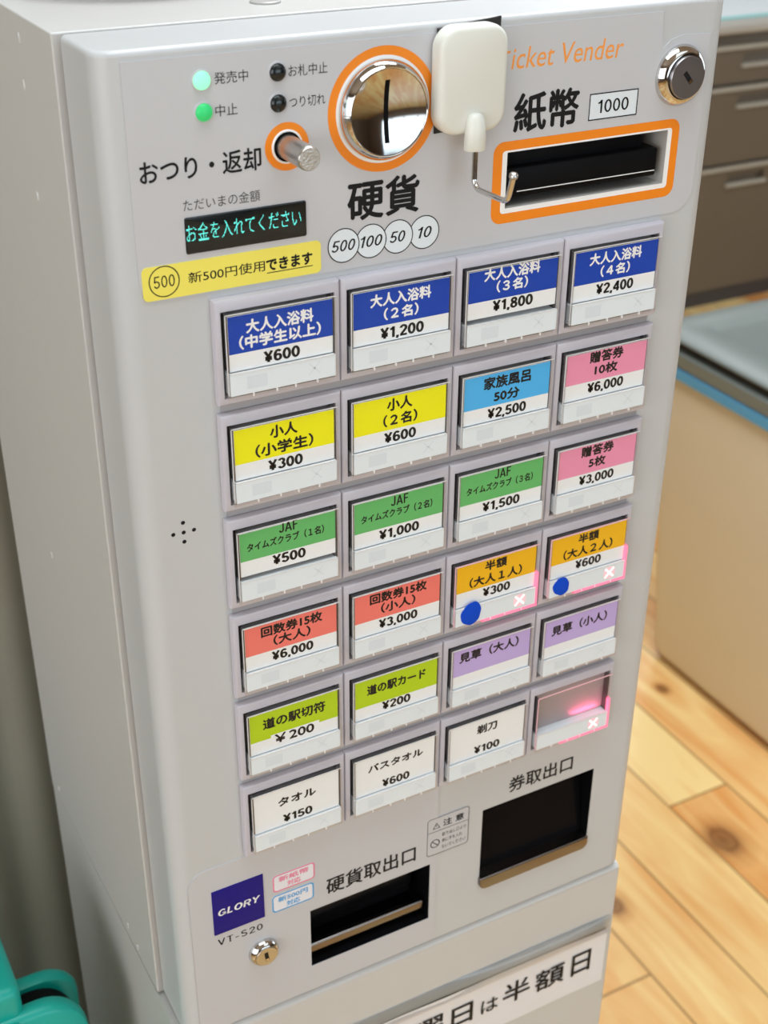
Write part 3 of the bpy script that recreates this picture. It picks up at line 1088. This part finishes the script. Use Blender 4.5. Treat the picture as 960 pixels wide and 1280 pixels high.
# --- ticket buttons
PX, PZ = 56.0, 50.036
TWO = [(-11.7, 5.4), (-18.4, 5.4)]
BTN = {
    (0, 0): ('blue', 'white', [('大人入浴料', 27.6, -11.9, 29.6, 5.6), ('（中学生以上）', 27.6, -18.4, 36.0, 5.6)], '¥600', 28),
    (0, 1): ('blue', 'white', [('大人入浴料', 27.5, -11.3, 29.0, 5.4), ('（２名）', 27.7, -18.0, 16.4, 5.2)], '¥1,200', 28.3),
    (0, 2): ('blue', 'white', [('大人入浴料', 27.3, -9.0, 28.8, 5.6), ('（３名）', 27.5, -15.2, 16.0, 5.2)], '¥1,800', 28.3, 2.6),
    (0, 3): ('blue', 'white', [('大人入浴料', 27.5, -11.0, 29.0, 5.4), ('（４名）', 27.7, -17.4, 16.2, 5.2)], '¥2,400', 28.3, 0.8),
    (1, 0): ('yellow', 'ink', [('小人', 27.6, -10.9, 12.4, 5.6), ('（小学生）', 27.8, -18.5, 26.6, 5.8)], '¥300', 28),
    (1, 1): ('yellow', 'ink', [('小人', 27.6, -10.7, 12.4, 5.6), ('（２名）', 28.0, -18.2, 16.8, 5.6)], '¥600', 28),
    (1, 2): ('sky', 'ink', [('家族風呂', 27.9, -11.1, 25.2, 5.9), ('50分', 27.9, -18.4, 13.6, 5.2)], '¥2,500', 28.4),
    (1, 3): ('pink', 'ink', [('贈答券', 27.7, -9.8, 19.2, 5.6), ('10枚', 28.0, -16.6, 13.0, 5.2)], '¥6,000', 28.4, 1.2),
    (2, 0): ('green', 'ink', [('JAF', 28.3, -8.4, 9.2, 5.0), ('タイムズクラブ（１名）', 26.9, -14.4, 37.2, 4.2)], '¥500', 28.2, 2.6),
    (2, 1): ('green', 'ink', [('JAF', 28.3, -9.6, 9.2, 5.0), ('タイムズクラブ（２名）', 27.0, -15.6, 37.2, 4.2)], '¥1,000', 28.2, 0.6),
    (2, 2): ('green', 'ink', [('JAF', 28.3, -9.4, 9.2, 5.0), ('タイムズクラブ（３名）', 27.0, -15.4, 37.2, 4.2)], '¥1,500', 28.2, 0.6),
    (2, 3): ('pink', 'ink', [('贈答券', 27.7, -10.0, 19.2, 5.6), ('5枚', 28.0, -16.8, 9.8, 5.2)], '¥3,000', 28.4, 0.8),
    (3, 0): ('salmon', 'ink', [('回数券15枚', 28.4, -10.8, 30.6, 5.4), ('（大人）', 28.3, -17.0, 18.4, 5.4)], '¥6,000', 28.4, 1.0),
    (3, 1): ('salmon', 'ink', [('回数券15枚', 28.4, -10.4, 30.6, 5.4), ('（小人）', 28.3, -16.8, 18.4, 5.4)], '¥3,000', 28.4, 1.0),
    (3, 2): ('amber', 'ink', [('半額', 27.4, -10.2, 12.4, 5.2), ('（大人１人）', 27.7, -17.6, 30.4, 5.6)], '¥300', 28.4, 1.2),
    (3, 3): ('amber', 'ink', [('半額', 27.4, -10.2, 12.4, 5.2), ('（大人２人）', 27.7, -17.6, 30.4, 5.6)], '¥600', 28.4, 1.2),
    (4, 0): ('lime', 'ink', [('道の駅切符', 28.1, -13.6, 32.6, 6.0)], '￥200', 28.0),
    (4, 1): ('lime', 'ink', [('道の駅カード', 28.0, -13.4, 32.8, 5.8)], '¥200', 28.0),
    (4, 2): ('lavender', 'ink', [('見草（大人）', 26.2, -11.9, 35.4, 6.0)], None, 28),
    (4, 3): ('lavender', 'ink', [('見草（小人）', 26.8, -13.6, 35.4, 6.0)], None, 28),
    (5, 0): (None, 'ink', [('タオル', 28.1, -14.8, 20.4, 5.0)], '¥150', 28.2),
    (5, 1): (None, 'ink', [('バスタオル', 28.2, -13.8, 31.8, 4.6)], '¥600', 28.4),
    (5, 2): (None, 'ink', [('剃刀', 27.6, -12.9, 12.2, 5.6)], '¥100', 28.0),
    (5, 3): ('BLANK', None, [], None, 0),
}
LIT = {(3, 2), (3, 3), (5, 3)}


def frame_mesh(q, o, i, yb, yf, bev, m, ydeep=None, mdeep=None):
    """rectangular frame: outer o and inner i = (x0, x1, z0, z1), rounded outer front edge"""
    def lp(r, d, y):
        return [A(r[0] + d, y, r[2] + d), A(r[1] - d, y, r[2] + d), A(r[1] - d, y, r[3] - d), A(r[0] + d, y, r[3] - d)]
    loops = [lp(o, 0, yb), lp(o, 0, yf + bev), lp(o, bev * 0.3, yf + bev * 0.3), lp(o, bev, yf), lp(i, 0, yf), lp(i, 0, yb - 0.3)]
    q.loft(loops, m, False, False)


def lobj(name, me, parent, loc, **kw):
    o = bpy.data.objects.new(name, me)
    COL.objects.link(o)
    o.parent = parent
    o.location = Vector(loc) - wloc(parent)
    return tag(o, **kw)


# shared meshes of the button parts, origin at the cell's top-left corner of the grid plane
ORG = Vector((0, 0, 0))
q = MB()
frame_mesh(q, (0.12, 55.88, -45.6, 0.0), (2.8, 53.2, -42.6, -4.9), 3.9, 0.0, 1.3, 'bezel')
q.flat([A(*p) for p in rrect(2.7, 53.3, -42.7, -4.8, 0)], 3.6 * mm, 'cavity')
q.ring([A(*p) for p in rrect(2.8, 53.2, -42.6, -4.9, 0)], [A(*p) for p in rrect(3.35, 52.6, -42.58, -5.4, 0)], 1.2 * mm, 'recess')
bez_me, _ = q.mesh('ticket_button', 30, origin=ORG)


def cover_mesh(lit):
    q = MB()
    e = 'edge'
    e2 = 'litedge' if lit else 'edge'
    e3 = 'litedge_soft' if lit else 'edge'
    yb, yf = 3.2, -2.8
    # four clear side walls
    q.box(*A(3.4, 4.7, yf, yb, -30.4, -5.4), e)
    q.box(*A(51.3, 52.6, yf, yb, -22, -5.4), e)
    q.box(*A(51.3, 52.6, yf - 0.8, yb, -41.2, -22), e2)
    q.box(*A(4.7, 51.3, yf, yb, -6.3, -5.4), e)
    q.box(*A(3.2, 4.2, yf - 0.9, yb, -41.2, -30.4), e)
    # bottom wall, lit towards the right
    q.box(*A(3.2, 20, yf - 0.8, yb, -42.0, -40.7), e)
    q.box(*A(20, 52.6, yf - 0.8, yb, -42.0, -40.7), e2)
    # pale opaque rims that paint the highlights of the clear edges
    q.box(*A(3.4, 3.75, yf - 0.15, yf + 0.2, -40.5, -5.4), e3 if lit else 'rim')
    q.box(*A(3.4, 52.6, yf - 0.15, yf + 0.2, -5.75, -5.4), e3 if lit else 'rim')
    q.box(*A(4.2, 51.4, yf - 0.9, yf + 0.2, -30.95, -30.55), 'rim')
    # dark boxes painting in the refraction streaks of the side walls
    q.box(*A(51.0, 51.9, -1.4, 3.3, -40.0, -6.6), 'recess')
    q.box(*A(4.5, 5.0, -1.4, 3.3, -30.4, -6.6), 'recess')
    # clear front pane
    q.flat([A(*p) for p in rrect(4.7, 51.3, -30.6, -6.3, 0)], yf * mm, 'acrylic')
    return q.mesh('button_cover', 0, origin=ORG)[0]


cov_me, covlit_me = cover_mesh(False), cover_mesh(True)


def strip_mesh(lit):
    q = MB()
    q.box(*A(4.2, 51.9, -3.5, 2.8, -40.6, -30.9), 'strip', 0.0003)
    if not lit:
        y = -3.54 * mm
        q.line(*A(39.4, -32.6, 44.4, -37.6, 0.5), y, 'faint')
        q.line(*A(39.4, -37.6, 44.4, -32.6, 0.5), y, 'faint')
        q.flat([A(*p) for p in rrect(11.5, 20.5, -38.4, -32.8, 0)], y, 'faint')
    # moulded notches along the lower rim
    for x in (14, 24.5, 33, 43):
        q.box(*A(x, x + 0.5, -3.65, -2.6, -41.9, -40.5), 'white')
    return q.mesh('button_strip', 20, origin=ORG)[0]


str_me, strlit_me = strip_mesh(False), strip_mesh(True)
q = MB()
y = -3.58
for r, m in ((4.0, 'crosshalo'),):
    pts = []
    for k in range(24):
        a = 2 * math.pi * k / 24
        rr = r * (1.0 if k % 6 == 3 else (0.86 if k % 3 == 0 else 0.93))
        pts.append(A(41.9 + rr * math.cos(a), -35.4 + rr * math.sin(a)))
    q.flat(pts, y * mm, m)
for (xa_, za_, xb_, zb_) in ((39.2, -32.7, 44.6, -38.1), (39.2, -38.1, 44.6, -32.7)):
    q.line(*A(xa_, za_, xb_, zb_, 1.0), (y - 0.05) * mm, 'cross')
cross_me, _ = q.mesh('cross_lamp', 0, origin=ORG, recalc=False)

random.seed(4)
COLNAME = {'blue': 'blue', 'yellow': 'yellow', 'sky': 'light blue', 'pink': 'pink', 'green': 'green', 'amber': 'amber',
           'salmon': 'red', 'lime': 'lime green', 'lavender': 'lavender', None: 'plain white', 'BLANK': 'blank'}
for (r, c), spec in BTN.items():
    colr, ink, lines, price, px = spec[:5]
    sh_ = spec[5] if len(spec) > 5 else 0.0
    cx, cz = c * PX, -r * PZ
    loc = Vector(A(cx, 0, cz)) + Vector((0, 0, ZO))
    lit = (r, c) in LIT
    lab = 'blank unlabelled button glowing pink' if colr == 'BLANK' else COLNAME[colr] + ' price button' + (' marked ' + price.replace('￥', '¥') if price else ' without a price') + (' with lit pink cross' if lit else '')
    bt = lobj('ticket_button', bez_me, root, loc, label=lab)
    # price card
    q = MB()
    yk = -2.0
    if colr == 'BLANK':
        q.box(*A(4.7, 51.3, 2.2, 3.2, -30.6, -6.3), 'blank')
        me, _ = q.mesh('price_card', 0, origin=ORG)
        lobj('button_interior', me, bt, loc)
    else:
        top, bot, band = -6.7, -30.3, -22.8
        if sh_ > 2:
            top, bot, band = -6.7, -28.6, -20.9
        elif sh_:
            band += sh_ * 0.7
        q.box(*A(4.9, 51.2, yk, yk + 0.5, bot, top), 'card')
        y = (yk - 0.03) * mm
        if colr:
            q.flat([A(*p) for p in rrect(4.9, 51.2, band, top, 0)], y, 'card_' + colr)
        for (t, x, z, wd, ht) in lines:
            if t == 'JAF':
                q.strokes(t, *A(x - wd / 2, x + wd / 2, z - ht / 2, z + ht / 2), y - 0.00003, 'ink', t=0.14)
                continue
            q.text(t, *A(x - wd / 2, x + wd / 2, z - ht / 2, z + ht / 2), y - 0.00003, ink if ink == 'ink' else 'white', smear=(0.00013 if 'タイムズ' in t else 0.00024))
        if price:
            n3 = len(price)
            wd, ht = (15.9, 4.7) if n3 == 4 else (20.9, 5.1)
            zc = -26.6 + sh_
            if r == 4:
                zc = -25.6
            if r == 5:
                zc = -26.2
            if price[0] == '￥':
                q.flat([A(*p) for p in rrect(15.5, 41.2, -28.4, -21.2, 0)], y - 0.00003, 'card')
                q.text(price, *A(17.6, 38.2, -26.9, -21.8), y - 0.00006, 'ink', smear=0.00022)
            else:
                q.strokes(price, *A(px - wd / 2, px + wd / 2, zc - 2.4, zc + 2.45), y - 0.00003, 'ink', t=0.19)
        me, _ = q.mesh('price_card', 0, origin=ORG, recalc=False)
        lobj('price_card', me, bt, loc)
    lobj('button_cover', covlit_me if lit else cov_me, bt, loc, label='clear cover' + (' with pink glowing edges' if lit else ''))
    lobj('button_strip', strlit_me if lit else str_me, bt, loc)
    if lit:
        lobj('cross_lamp', cross_me, bt, loc, label='lit pink cross')
        if colr == 'BLANK':        # the red lamp strip inside the empty button
            l = bpy.data.lights.new('button_lamp', 'AREA')
            l.shape = 'RECTANGLE'
            l.size, l.size_y, l.energy, l.color = 0.017, 0.0012, 0.0032, (1, 0.10, 0.24)
            lo = bpy.data.objects.new('button_lamp', l)
            COL.objects.link(lo)
            lo.location = loc + Vector(A(40.0, -0.4, -30.7))
            lo.rotation_euler = (math.radians(180), 0, 0)

# the slats between the button rows (darker grey paints in the shade under each row)
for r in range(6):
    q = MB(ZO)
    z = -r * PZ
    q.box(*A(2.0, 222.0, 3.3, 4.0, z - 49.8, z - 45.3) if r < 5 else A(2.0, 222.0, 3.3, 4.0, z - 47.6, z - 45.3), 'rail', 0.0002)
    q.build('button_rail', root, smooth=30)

# ------------------------------------------------------------------ stand
q = MB(ZO)
q.box(*A(CL + 0.3, XR - 0.6, 4.6, 257, -ZO / mm + 60, -418.3), 'paint')
for v in q.bm.verts:
    if v.co.z > ZO - 0.6 and v.co.y > 0.1:
        v.co.z -= 0.0130
es = [e for e in q.bm.edges if min(v.co.z for v in e.verts) > ZO - 0.45 and max(v.co.y for v in e.verts) < 0.1]
es2 = [e for e in q.bm.edges if min(v.co.z for v in e.verts) > ZO - 0.45 and abs(e.verts[0].co.y - e.verts[1].co.y) > 0.1]
bmesh.ops.bevel(q.bm, geom=es, offset=0.005, segments=5, affect='EDGES', profile=0.5)
es = [e for e in q.bm.edges if abs(e.verts[0].co.z - e.verts[1].co.z) > 0.4]
bmesh.ops.bevel(q.bm, geom=es, offset=0.0015, segments=3, affect='EDGES', profile=0.5)
stand = empty('machine_stand', (0.106, 0.13, 0), label='white steel pedestal cabinet standing under the ticket machine', cat='stand')
q.build('stand_body', stand, smooth=40, weighted=True)
q = MB()
q.box(XL * mm + 0.012, XR * mm - 0.012, 0.02, 0.245, 0.0, 0.061, 'recess')
q.build('plinth', stand, smooth=0, label='dark recessed plinth')

# ------------------------------------------------------------------ stickers, notice, hook
q = MB(ZO)
q.prism([A(*p) for p in rrect(-26.8, 49.0, 3.3, 16.9, 2.2)], YS * mm, (YS - 0.25) * mm, 'yellow')
ys = (YS - 0.29) * mm
q.ring([A(*p) for p in circle(-18.0, 10.5, 6.3)], [A(*p) for p in circle(-18.0, 10.5, 5.85)], ys, 'ink')
q.strokes('500', *A(-22.4, -13.6, 8.0, 13.0), ys, 'ink', t=0.095)
q.text('新500円使用', *A(-8.2, 24.2, 7.9, 12.4), ys, 'ink', bold=0.004)
q.text('できます', *A(24.9, 45.0, 7.7, 12.5), ys, 'ink', smear=0.0002)
q.line(*A(24.9, 6.8, 45.2, 6.8, 0.35), ys, 'ink')
q.build('notice_sticker', smooth=0, recalc=False, label='yellow sticker with a circled 500 below the cyan display', cat='sticker')


def outline_sticker(x0, x1, z0, z1, m, l1, l2, lab):
    q = MB(ZO)
    q.prism([A(*p) for p in rrect(x0, x1, z0, z1, 2.2)], YS * mm, (YS - 0.2) * mm, 'stickerwhite')
    y = (YS - 0.24) * mm
    q.ring([A(*p) for p in rrect(x0, x1, z0, z1, 2.2)], [A(*p) for p in rrect(x0 + 0.8, x1 - 0.8, z0 + 0.8, z1 - 0.8, 1.6)], y, m)
    c = (x0 + x1) / 2
    q.text(l1, *A(x0 + 3.6, x1 - 3.6, z0 + 6.4, z0 + 9.9), y, m, smear=0.00012)
    q.text(l2, *A(c - 3.8, c + 3.8, z0 + 1.7, z0 + 5.2), y, m, smear=0.00012)
    q.build('notice_sticker', smooth=0, recalc=False, label=lab, cat='sticker')


outline_sticker(15.0, 39.2, -330.3, -318.6, 'pinkline', '新紙幣', '対応', 'small white sticker with pink rounded outline beside the navy plate')
outline_sticker(14.2, 38.4, -344.6, -332.6, 'blueline', '新500円', '対応', 'small white sticker with light blue rounded outline under the pink one')

random.seed(11)
for (x, z, rx, rz, lab) in ((125.0, -184.6, 6.0, 6.4, 'larger round blue sticker on the left of the two lit amber buttons'),
                            (179.3, -184.9, 5.0, 5.3, 'smaller round blue sticker on the right of the two lit amber buttons')):
    q = MB(ZO)
    pts = []
    for k in range(36):
        a = 2 * math.pi * k / 36
        f = 1 + 0.05 * math.sin(2 * a + x) + 0.035 * math.sin(3 * a + 1 + z) + 0.02 * math.sin(7 * a)
        pts.append(A(x + rx * f * math.cos(a), z + rz * f * math.sin(a)))
    q.prism(pts, -3.51 * mm, -3.9 * mm, 'bluedot', 0.0001)
    q.build('round_sticker', smooth=40, label=lab, cat='sticker', group='blue dot stickers')

# paper notice on the stand
not_root = empty('paper_notice', (0.12, 0.004, ZO - 0.52), label='white paper notice with large black characters taped across the stand front', cat='notice')
q = MB(ZO)


def ny(x, z):      # gentle waviness of the paper
    e = max(0.0, (z + 482) / 15.0)
    return 4.3 - 0.25 - 0.9 * e * (0.5 + 0.5 * math.sin(x * 0.055 + 0.8)) - 0.15 * math.sin(x * 0.11)


NXX = 48
rows = [-520.5, -512, -500, -490, -484, -480, -477, -474.5, -472.5, -470.8]
gx = [-25 + (246.3 + 25) * i / NXX for i in range(NXX + 1)]
vsx = [[q.v(*A(x, ny(x, z), z + (0.0 if z < -485 else 1.2 * math.sin(x * 0.018)))) for x in gx] for z in rows]
for a, b2 in zip(vsx[:-1], vsx[1:]):
    for i in range(NXX):
        q.face([a[i], a[i + 1], b2[i + 1], b2[i]], 'paper')
yt = 3.88 * mm
for (t, x0, x1, z0, z1) in (('曜', 101.5, 123.5, -502.0, -483.4), ('日', 129.6, 144.7, -501.5, -484.5), ('は', 151.2, 163.5, -501.0, -489.6),
                            ('半', 167.5, 187.2, -502.0, -484.0), ('額', 191.6, 213.8, -503.6, -485.6), ('日', 220.0, 234.4, -503.8, -485.0)):
    q.text(t, *A(x0, x1, z0, z1), yt - 0.0003, 'ink', smear=0.00025 if t not in 'は' else 0.0001)
q.build('notice_paper', not_root, smooth=60, recalc=False)
q = MB(ZO)
rows = [-476, -472, -468.5, -465.5, -463.2, -461.6, -460.4]
vsx = []
for k, z in enumerate(rows):
    vsx.append([q.v(*A(x, 4.45 - (3.2 * math.sin(math.pi * k / 6) * (0.55 + 0.45 * math.sin(x * 0.03 + 2.0)) + 0.2 + (1.2 if k == 0 else 0)), z - (x - 246) * (0.008))) for x in gx])
for a, b2 in zip(vsx[:-1], vsx[1:]):
    for i in range(NXX):
        q.face([a[i], a[i + 1], b2[i + 1], b2[i]], 'cleartape')
q.build('clear_tape', not_root, smooth=60, recalc=False, label='wide clear tape bulging along the top of the paper')

# adhesive hook
hook = empty('adhesive_hook', (0.1146, 0.003, ZO + 0.075), label='white adhesive hook stuck over the top edge beside the coin slot', cat='hook')
q = MB(ZO)
q.prism([A(*p) for p in ((100.6, 53.6), (129.0, 55.5), (130.2, 97.0), (101.0, 94.4))], (YS - 0.02) * mm, 2.6 * mm, 'tape', 0.0001)
q.build('mounting_tape', hook, smooth=30, label='black mounting tape showing at the corners')
q = MB(ZO)
pl = [A(*p) for p in rrect(98.6, 130.2, 53.6, 95.6, 8.5, 10)]
q.prism(pl, 2.6 * mm, -4.6 * mm, 'hookwhite', 0.0026)
q.build('hook_plate', hook, smooth=40)
q = MB(ZO)
q.loft([[A(114.6 + rx * math.cos(2 * math.pi * i / 20), -6.0 + ry * math.sin(2 * math.pi * i / 20), z) for i in range(20)]
        for rx, ry, z in ((4.6, 3.6, 47.6), (4.8, 3.9, 48.2), (4.5, 3.8, 54), (3.9, 3.4, 59), (2.9, 2.4, 61.4), (1.4, 1.2, 62.3))], 'hookwhite')
q.build('wire_socket', hook, smooth=50)
q = MB(ZO)
path = [(114.6, -6.5, 50), (114.6, -6.5, 36)]
for i in range(1, 7):
    a = math.pi / 2 * i / 6
    path.append((114.6 + 0.4 * i / 6, -6.5 - 4 * (1 - math.cos(a)), 36 - 4 * math.sin(a)))
path.append((116.0, -26.0, 32.0))
for i in range(1, 7):
    a = math.radians(75) * i / 6
    path.append((116.0 + 0.2 * i / 6, -26.0 - 4.5 * math.sin(a), 32.0 + 4.5 * (1 - math.cos(a))))
path.append((116.4, -32.6, 43.2))
q.tube([A(*p) for p in path], 1.2 * mm, 'chrome', 14)
q.build('hook_wire', hook, smooth=50, label='bent chrome wire')
q = MB(ZO)
import itertools
e0, e1 = Vector((116.4, -32.3, 42.2)), Vector((116.5, -32.8, 44.6))
q.tube([A(*(e0 + (e1 - e0) * t)) for t in (0, 0.15, 0.7, 0.95, 1)], [r * mm for r in (1.25, 1.75, 1.8, 1.3, 0.4)], 'steel', 14)
q.build('wire_tip', hook, smooth=50)

# brown wooden tray on the cabinet top
q = MB(ZO)
zt = ZT + 0.65
loops = []
for rr, z in ((44, zt), (47, zt + 3), (50, zt + 14), (51, zt + 18), (48.5, zt + 18), (46, zt + 6), (2, zt + 5)):
    loops.append([A(32 + rr * 1.1 * math.cos(2 * math.pi * i / 48), 148 + rr * math.sin(2 * math.pi * i / 48), z) for i in range(48)])
q.loft(loops, 'brown')
q.build('wooden_tray', smooth=40, label='round brown wooden tray on top of the ticket machine', cat='tray')

# ------------------------------------------------------------------ teal folding stand
tl = empty('folding_stand', (-0.22, 0.12, 0), label='teal plastic folding stand with round-cornered panels beside the machine', cat='folding stand')


def teal_panel(name, x0, x1, ztop, ytop, ybot, th, r, m='teal', zlow=0.0, **kw):
    q = MB()
    pts = rrect(x0, x1, zlow, ztop, (0.01, 0.01, r, r), 8)
    loops = []
    for d, t in ((0.004, 0.0), (0.0012, 0.0012), (0, 0.004), (0, th - 0.004), (0.0012, th - 0.0012), (0.004, th)):
        lp = []
        for (x, z) in offset(pts, d):
            f = 1 - z / ztop
            lp.append((x, ytop + (ybot - ytop) * f + th - t, z))
        loops.append(lp)
    q.loft(loops, m)
    return q.build(name, tl, smooth=40, **kw)


teal_panel('front_panel', -0.37, -0.0715, 0.7365, 0.093, 0.005, 0.012, 0.026)
teal_panel('back_panel', -0.37, -0.0665, 0.7170, 0.131, 0.225, 0.012, 0.024)
teal_panel('slot_shade', -0.36, -0.0735, 0.7165, 0.1053, 0.1053, 0.0255, 0.024, 'black', 0.66, label='black sheet added to darken the slot between the two panels')  # added dark sheet, paints the shade inside the slot
q = MB()
q.box(-0.150, -0.106, 0.096, 0.158, 0.700, 0.757, 'teal', 0.006, 4)
q.box(-0.146, -0.110, 0.088, 0.100, 0.690, 0.735, 'teal', 0.003, 3)
q.build('hinge', tl, smooth=40, label='teal hinge block joining the two panels')

# ------------------------------------------------------------------ beige chest with grey lid
ch = empty('storage_chest', (1.45, 0.75, 0), label='beige box chest with grey lid and light blue trim on the wooden floor', cat='chest')


def quad_loft(q, secs, m, rad):
    """secs: (z, x0, x1, y0, y1)"""
    loops = []
    for z, x0, x1, y0, y1 in secs:
        loops.append([(px, py, z) for px, py in rrect(x0, x1, y0, y1, rad, 5)])
    q.loft(loops, m)


q = MB()
quad_loft(q, [(0.012, 1.150, 1.74, 0.35, 0.985), (0.03, 1.146, 1.745, 0.346, 0.992), (0.51, 1.166, 1.76, 0.335, 1.085)], 'chest', 0.02)
q.build('chest_body', ch, smooth=40)
for x in (1.2, 1.68):
    for y in (0.41, 0.92):
        q = MB()
        q.box(x - 0.025, x + 0.025, y - 0.025, y + 0.025, 0, 0.014, 'recess')
        q.build('foot', ch, smooth=0, label='dark low foot')
q = MB()
quad_loft(q, [(0.508, 1.158, 1.768, 0.327, 1.093), (0.525, 1.158, 1.768, 0.327, 1.093)], 'chestblue', 0.022)
q.build('trim_band', ch, smooth=40, label='light blue trim band')
q = MB()
quad_loft(q, [(0.525, 1.164, 1.763, 0.331, 1.089), (0.528, 1.159, 1.768, 0.327, 1.093), (0.549, 1.158, 1.769, 0.326, 1.094), (0.553, 1.164, 1.764, 0.331, 1.088)], 'chestlid', 0.022)
q.build('chest_rim', ch, smooth=40, label='grey rim')
q = MB()
quad_loft(q, [(0.550, 1.170, 1.760, 0.337, 1.082), (0.571, 1.166, 1.760, 0.333, 1.086)], 'recess', 0.02)
q.build('lid_gasket', ch, smooth=40, label='dark gap under the lid')
q = MB()
quad_loft(q, [(0.568, 1.160, 1.768, 0.325, 1.096), (0.571, 1.156, 1.772, 0.321, 1.100), (0.574, 1.157, 1.771, 0.322, 1.099), (0.577, 1.163, 1.766, 0.328, 1.094),
              (0.578, 1.222, 1.71, 0.382, 1.045), (0.5735, 1.227, 1.705, 0.387, 1.040)], 'chestlid', 0.022)
q.build('chest_lid', ch, smooth=40, label='grey lid with a sunken middle')

# ------------------------------------------------------------------ office desk
dk = empty('office_desk', (2.8, 2.6, 0), label='grey steel office desk with a three drawer pedestal behind the chest', cat='desk')
DY = 2.256
q = MB()
q.box(2.16, 3.56, DY - 0.015, 2.96, 0.742, 0.768, 'desktop', 0.008, 3)
q.build('desk_top', dk, smooth=40)
q = MB()
q.box(2.205, 2.625, DY + 0.012, 2.90, 0.045, 0.742, 'desk', 0.003)
q.build('pedestal', dk, smooth=30)
for (z0, z1) in ((0.047, 0.398), (0.406, 0.609), (0.617, 0.714)):
    q = MB()
    hz1, hz0 = z1 - 0.027, z1 - 0.052
    hx0, hx1 = 2.35, 2.48
    q.box(2.207, hx0, DY, DY + 0.016, z0, z1, 'desk')
    q.box(hx1, 2.623, DY, DY + 0.016, z0, z1, 'desk')
    q.box(hx0, hx1, DY, DY + 0.016, z0, hz0, 'desk')
    q.box(hx0, hx1, DY, DY + 0.016, hz1, z1, 'desk')
    q.box(hx0, hx1, DY + 0.013, DY + 0.0155, hz0, hz1, 'deskdark')
    q.box(2.207, 2.623, DY - 0.006, DY, z1 - 0.014, z1, 'desklip', 0.002)
    dr = q.build('drawer', dk, smooth=30)
    q = MB()
    q.box(2.346, 2.486, DY - 0.008, DY + 0.004, z1 - 0.060, z1 - 0.050, 'desklip', 0.002)
    q.build('drawer_pull', dr, smooth=30, label='light grey recessed pull')
q = MB()
q.box(2.215, 2.615, DY + 0.006, 2.87, 0.0, 0.0465, 'recess')
q.build('pedestal_base', dk, smooth=0, label='dark recessed base')
q = MB()
q.box(3.52, 3.55, DY + 0.01, 2.93, 0.0, 0.742, 'desk')
q.build('side_panel', dk, smooth=0)
q = MB()
q.box(2.625, 3.52, 2.86, 2.88, 0.25, 0.742, 'desk')
q.build('modesty_panel', dk, smooth=0)
mt = empty('desk_mat', (2.75, 2.6, 0.768), label='pale desk mat with a teal edge lying on the grey desk', cat='desk mat')
q = MB()
q.box(2.22, 3.3, 2.318, 2.86, 0.7682, 0.7705, 'mat', 0.0006)
q.build('mat_sheet', mt, smooth=30)
q = MB()
q.box(2.205, 3.315, 2.300, 2.318, 0.7682, 0.7712, 'matedge')
q.box(2.205, 3.315, 2.860, 2.875, 0.7682, 0.7712, 'matedge')
q.box(2.205, 2.22, 2.318, 2.860, 0.7682, 0.7712, 'matedge')
q.box(3.30, 3.315, 2.318, 2.860, 0.7682, 0.7712, 'matedge')
q.build('mat_border', mt, smooth=30, label='teal border of the mat')
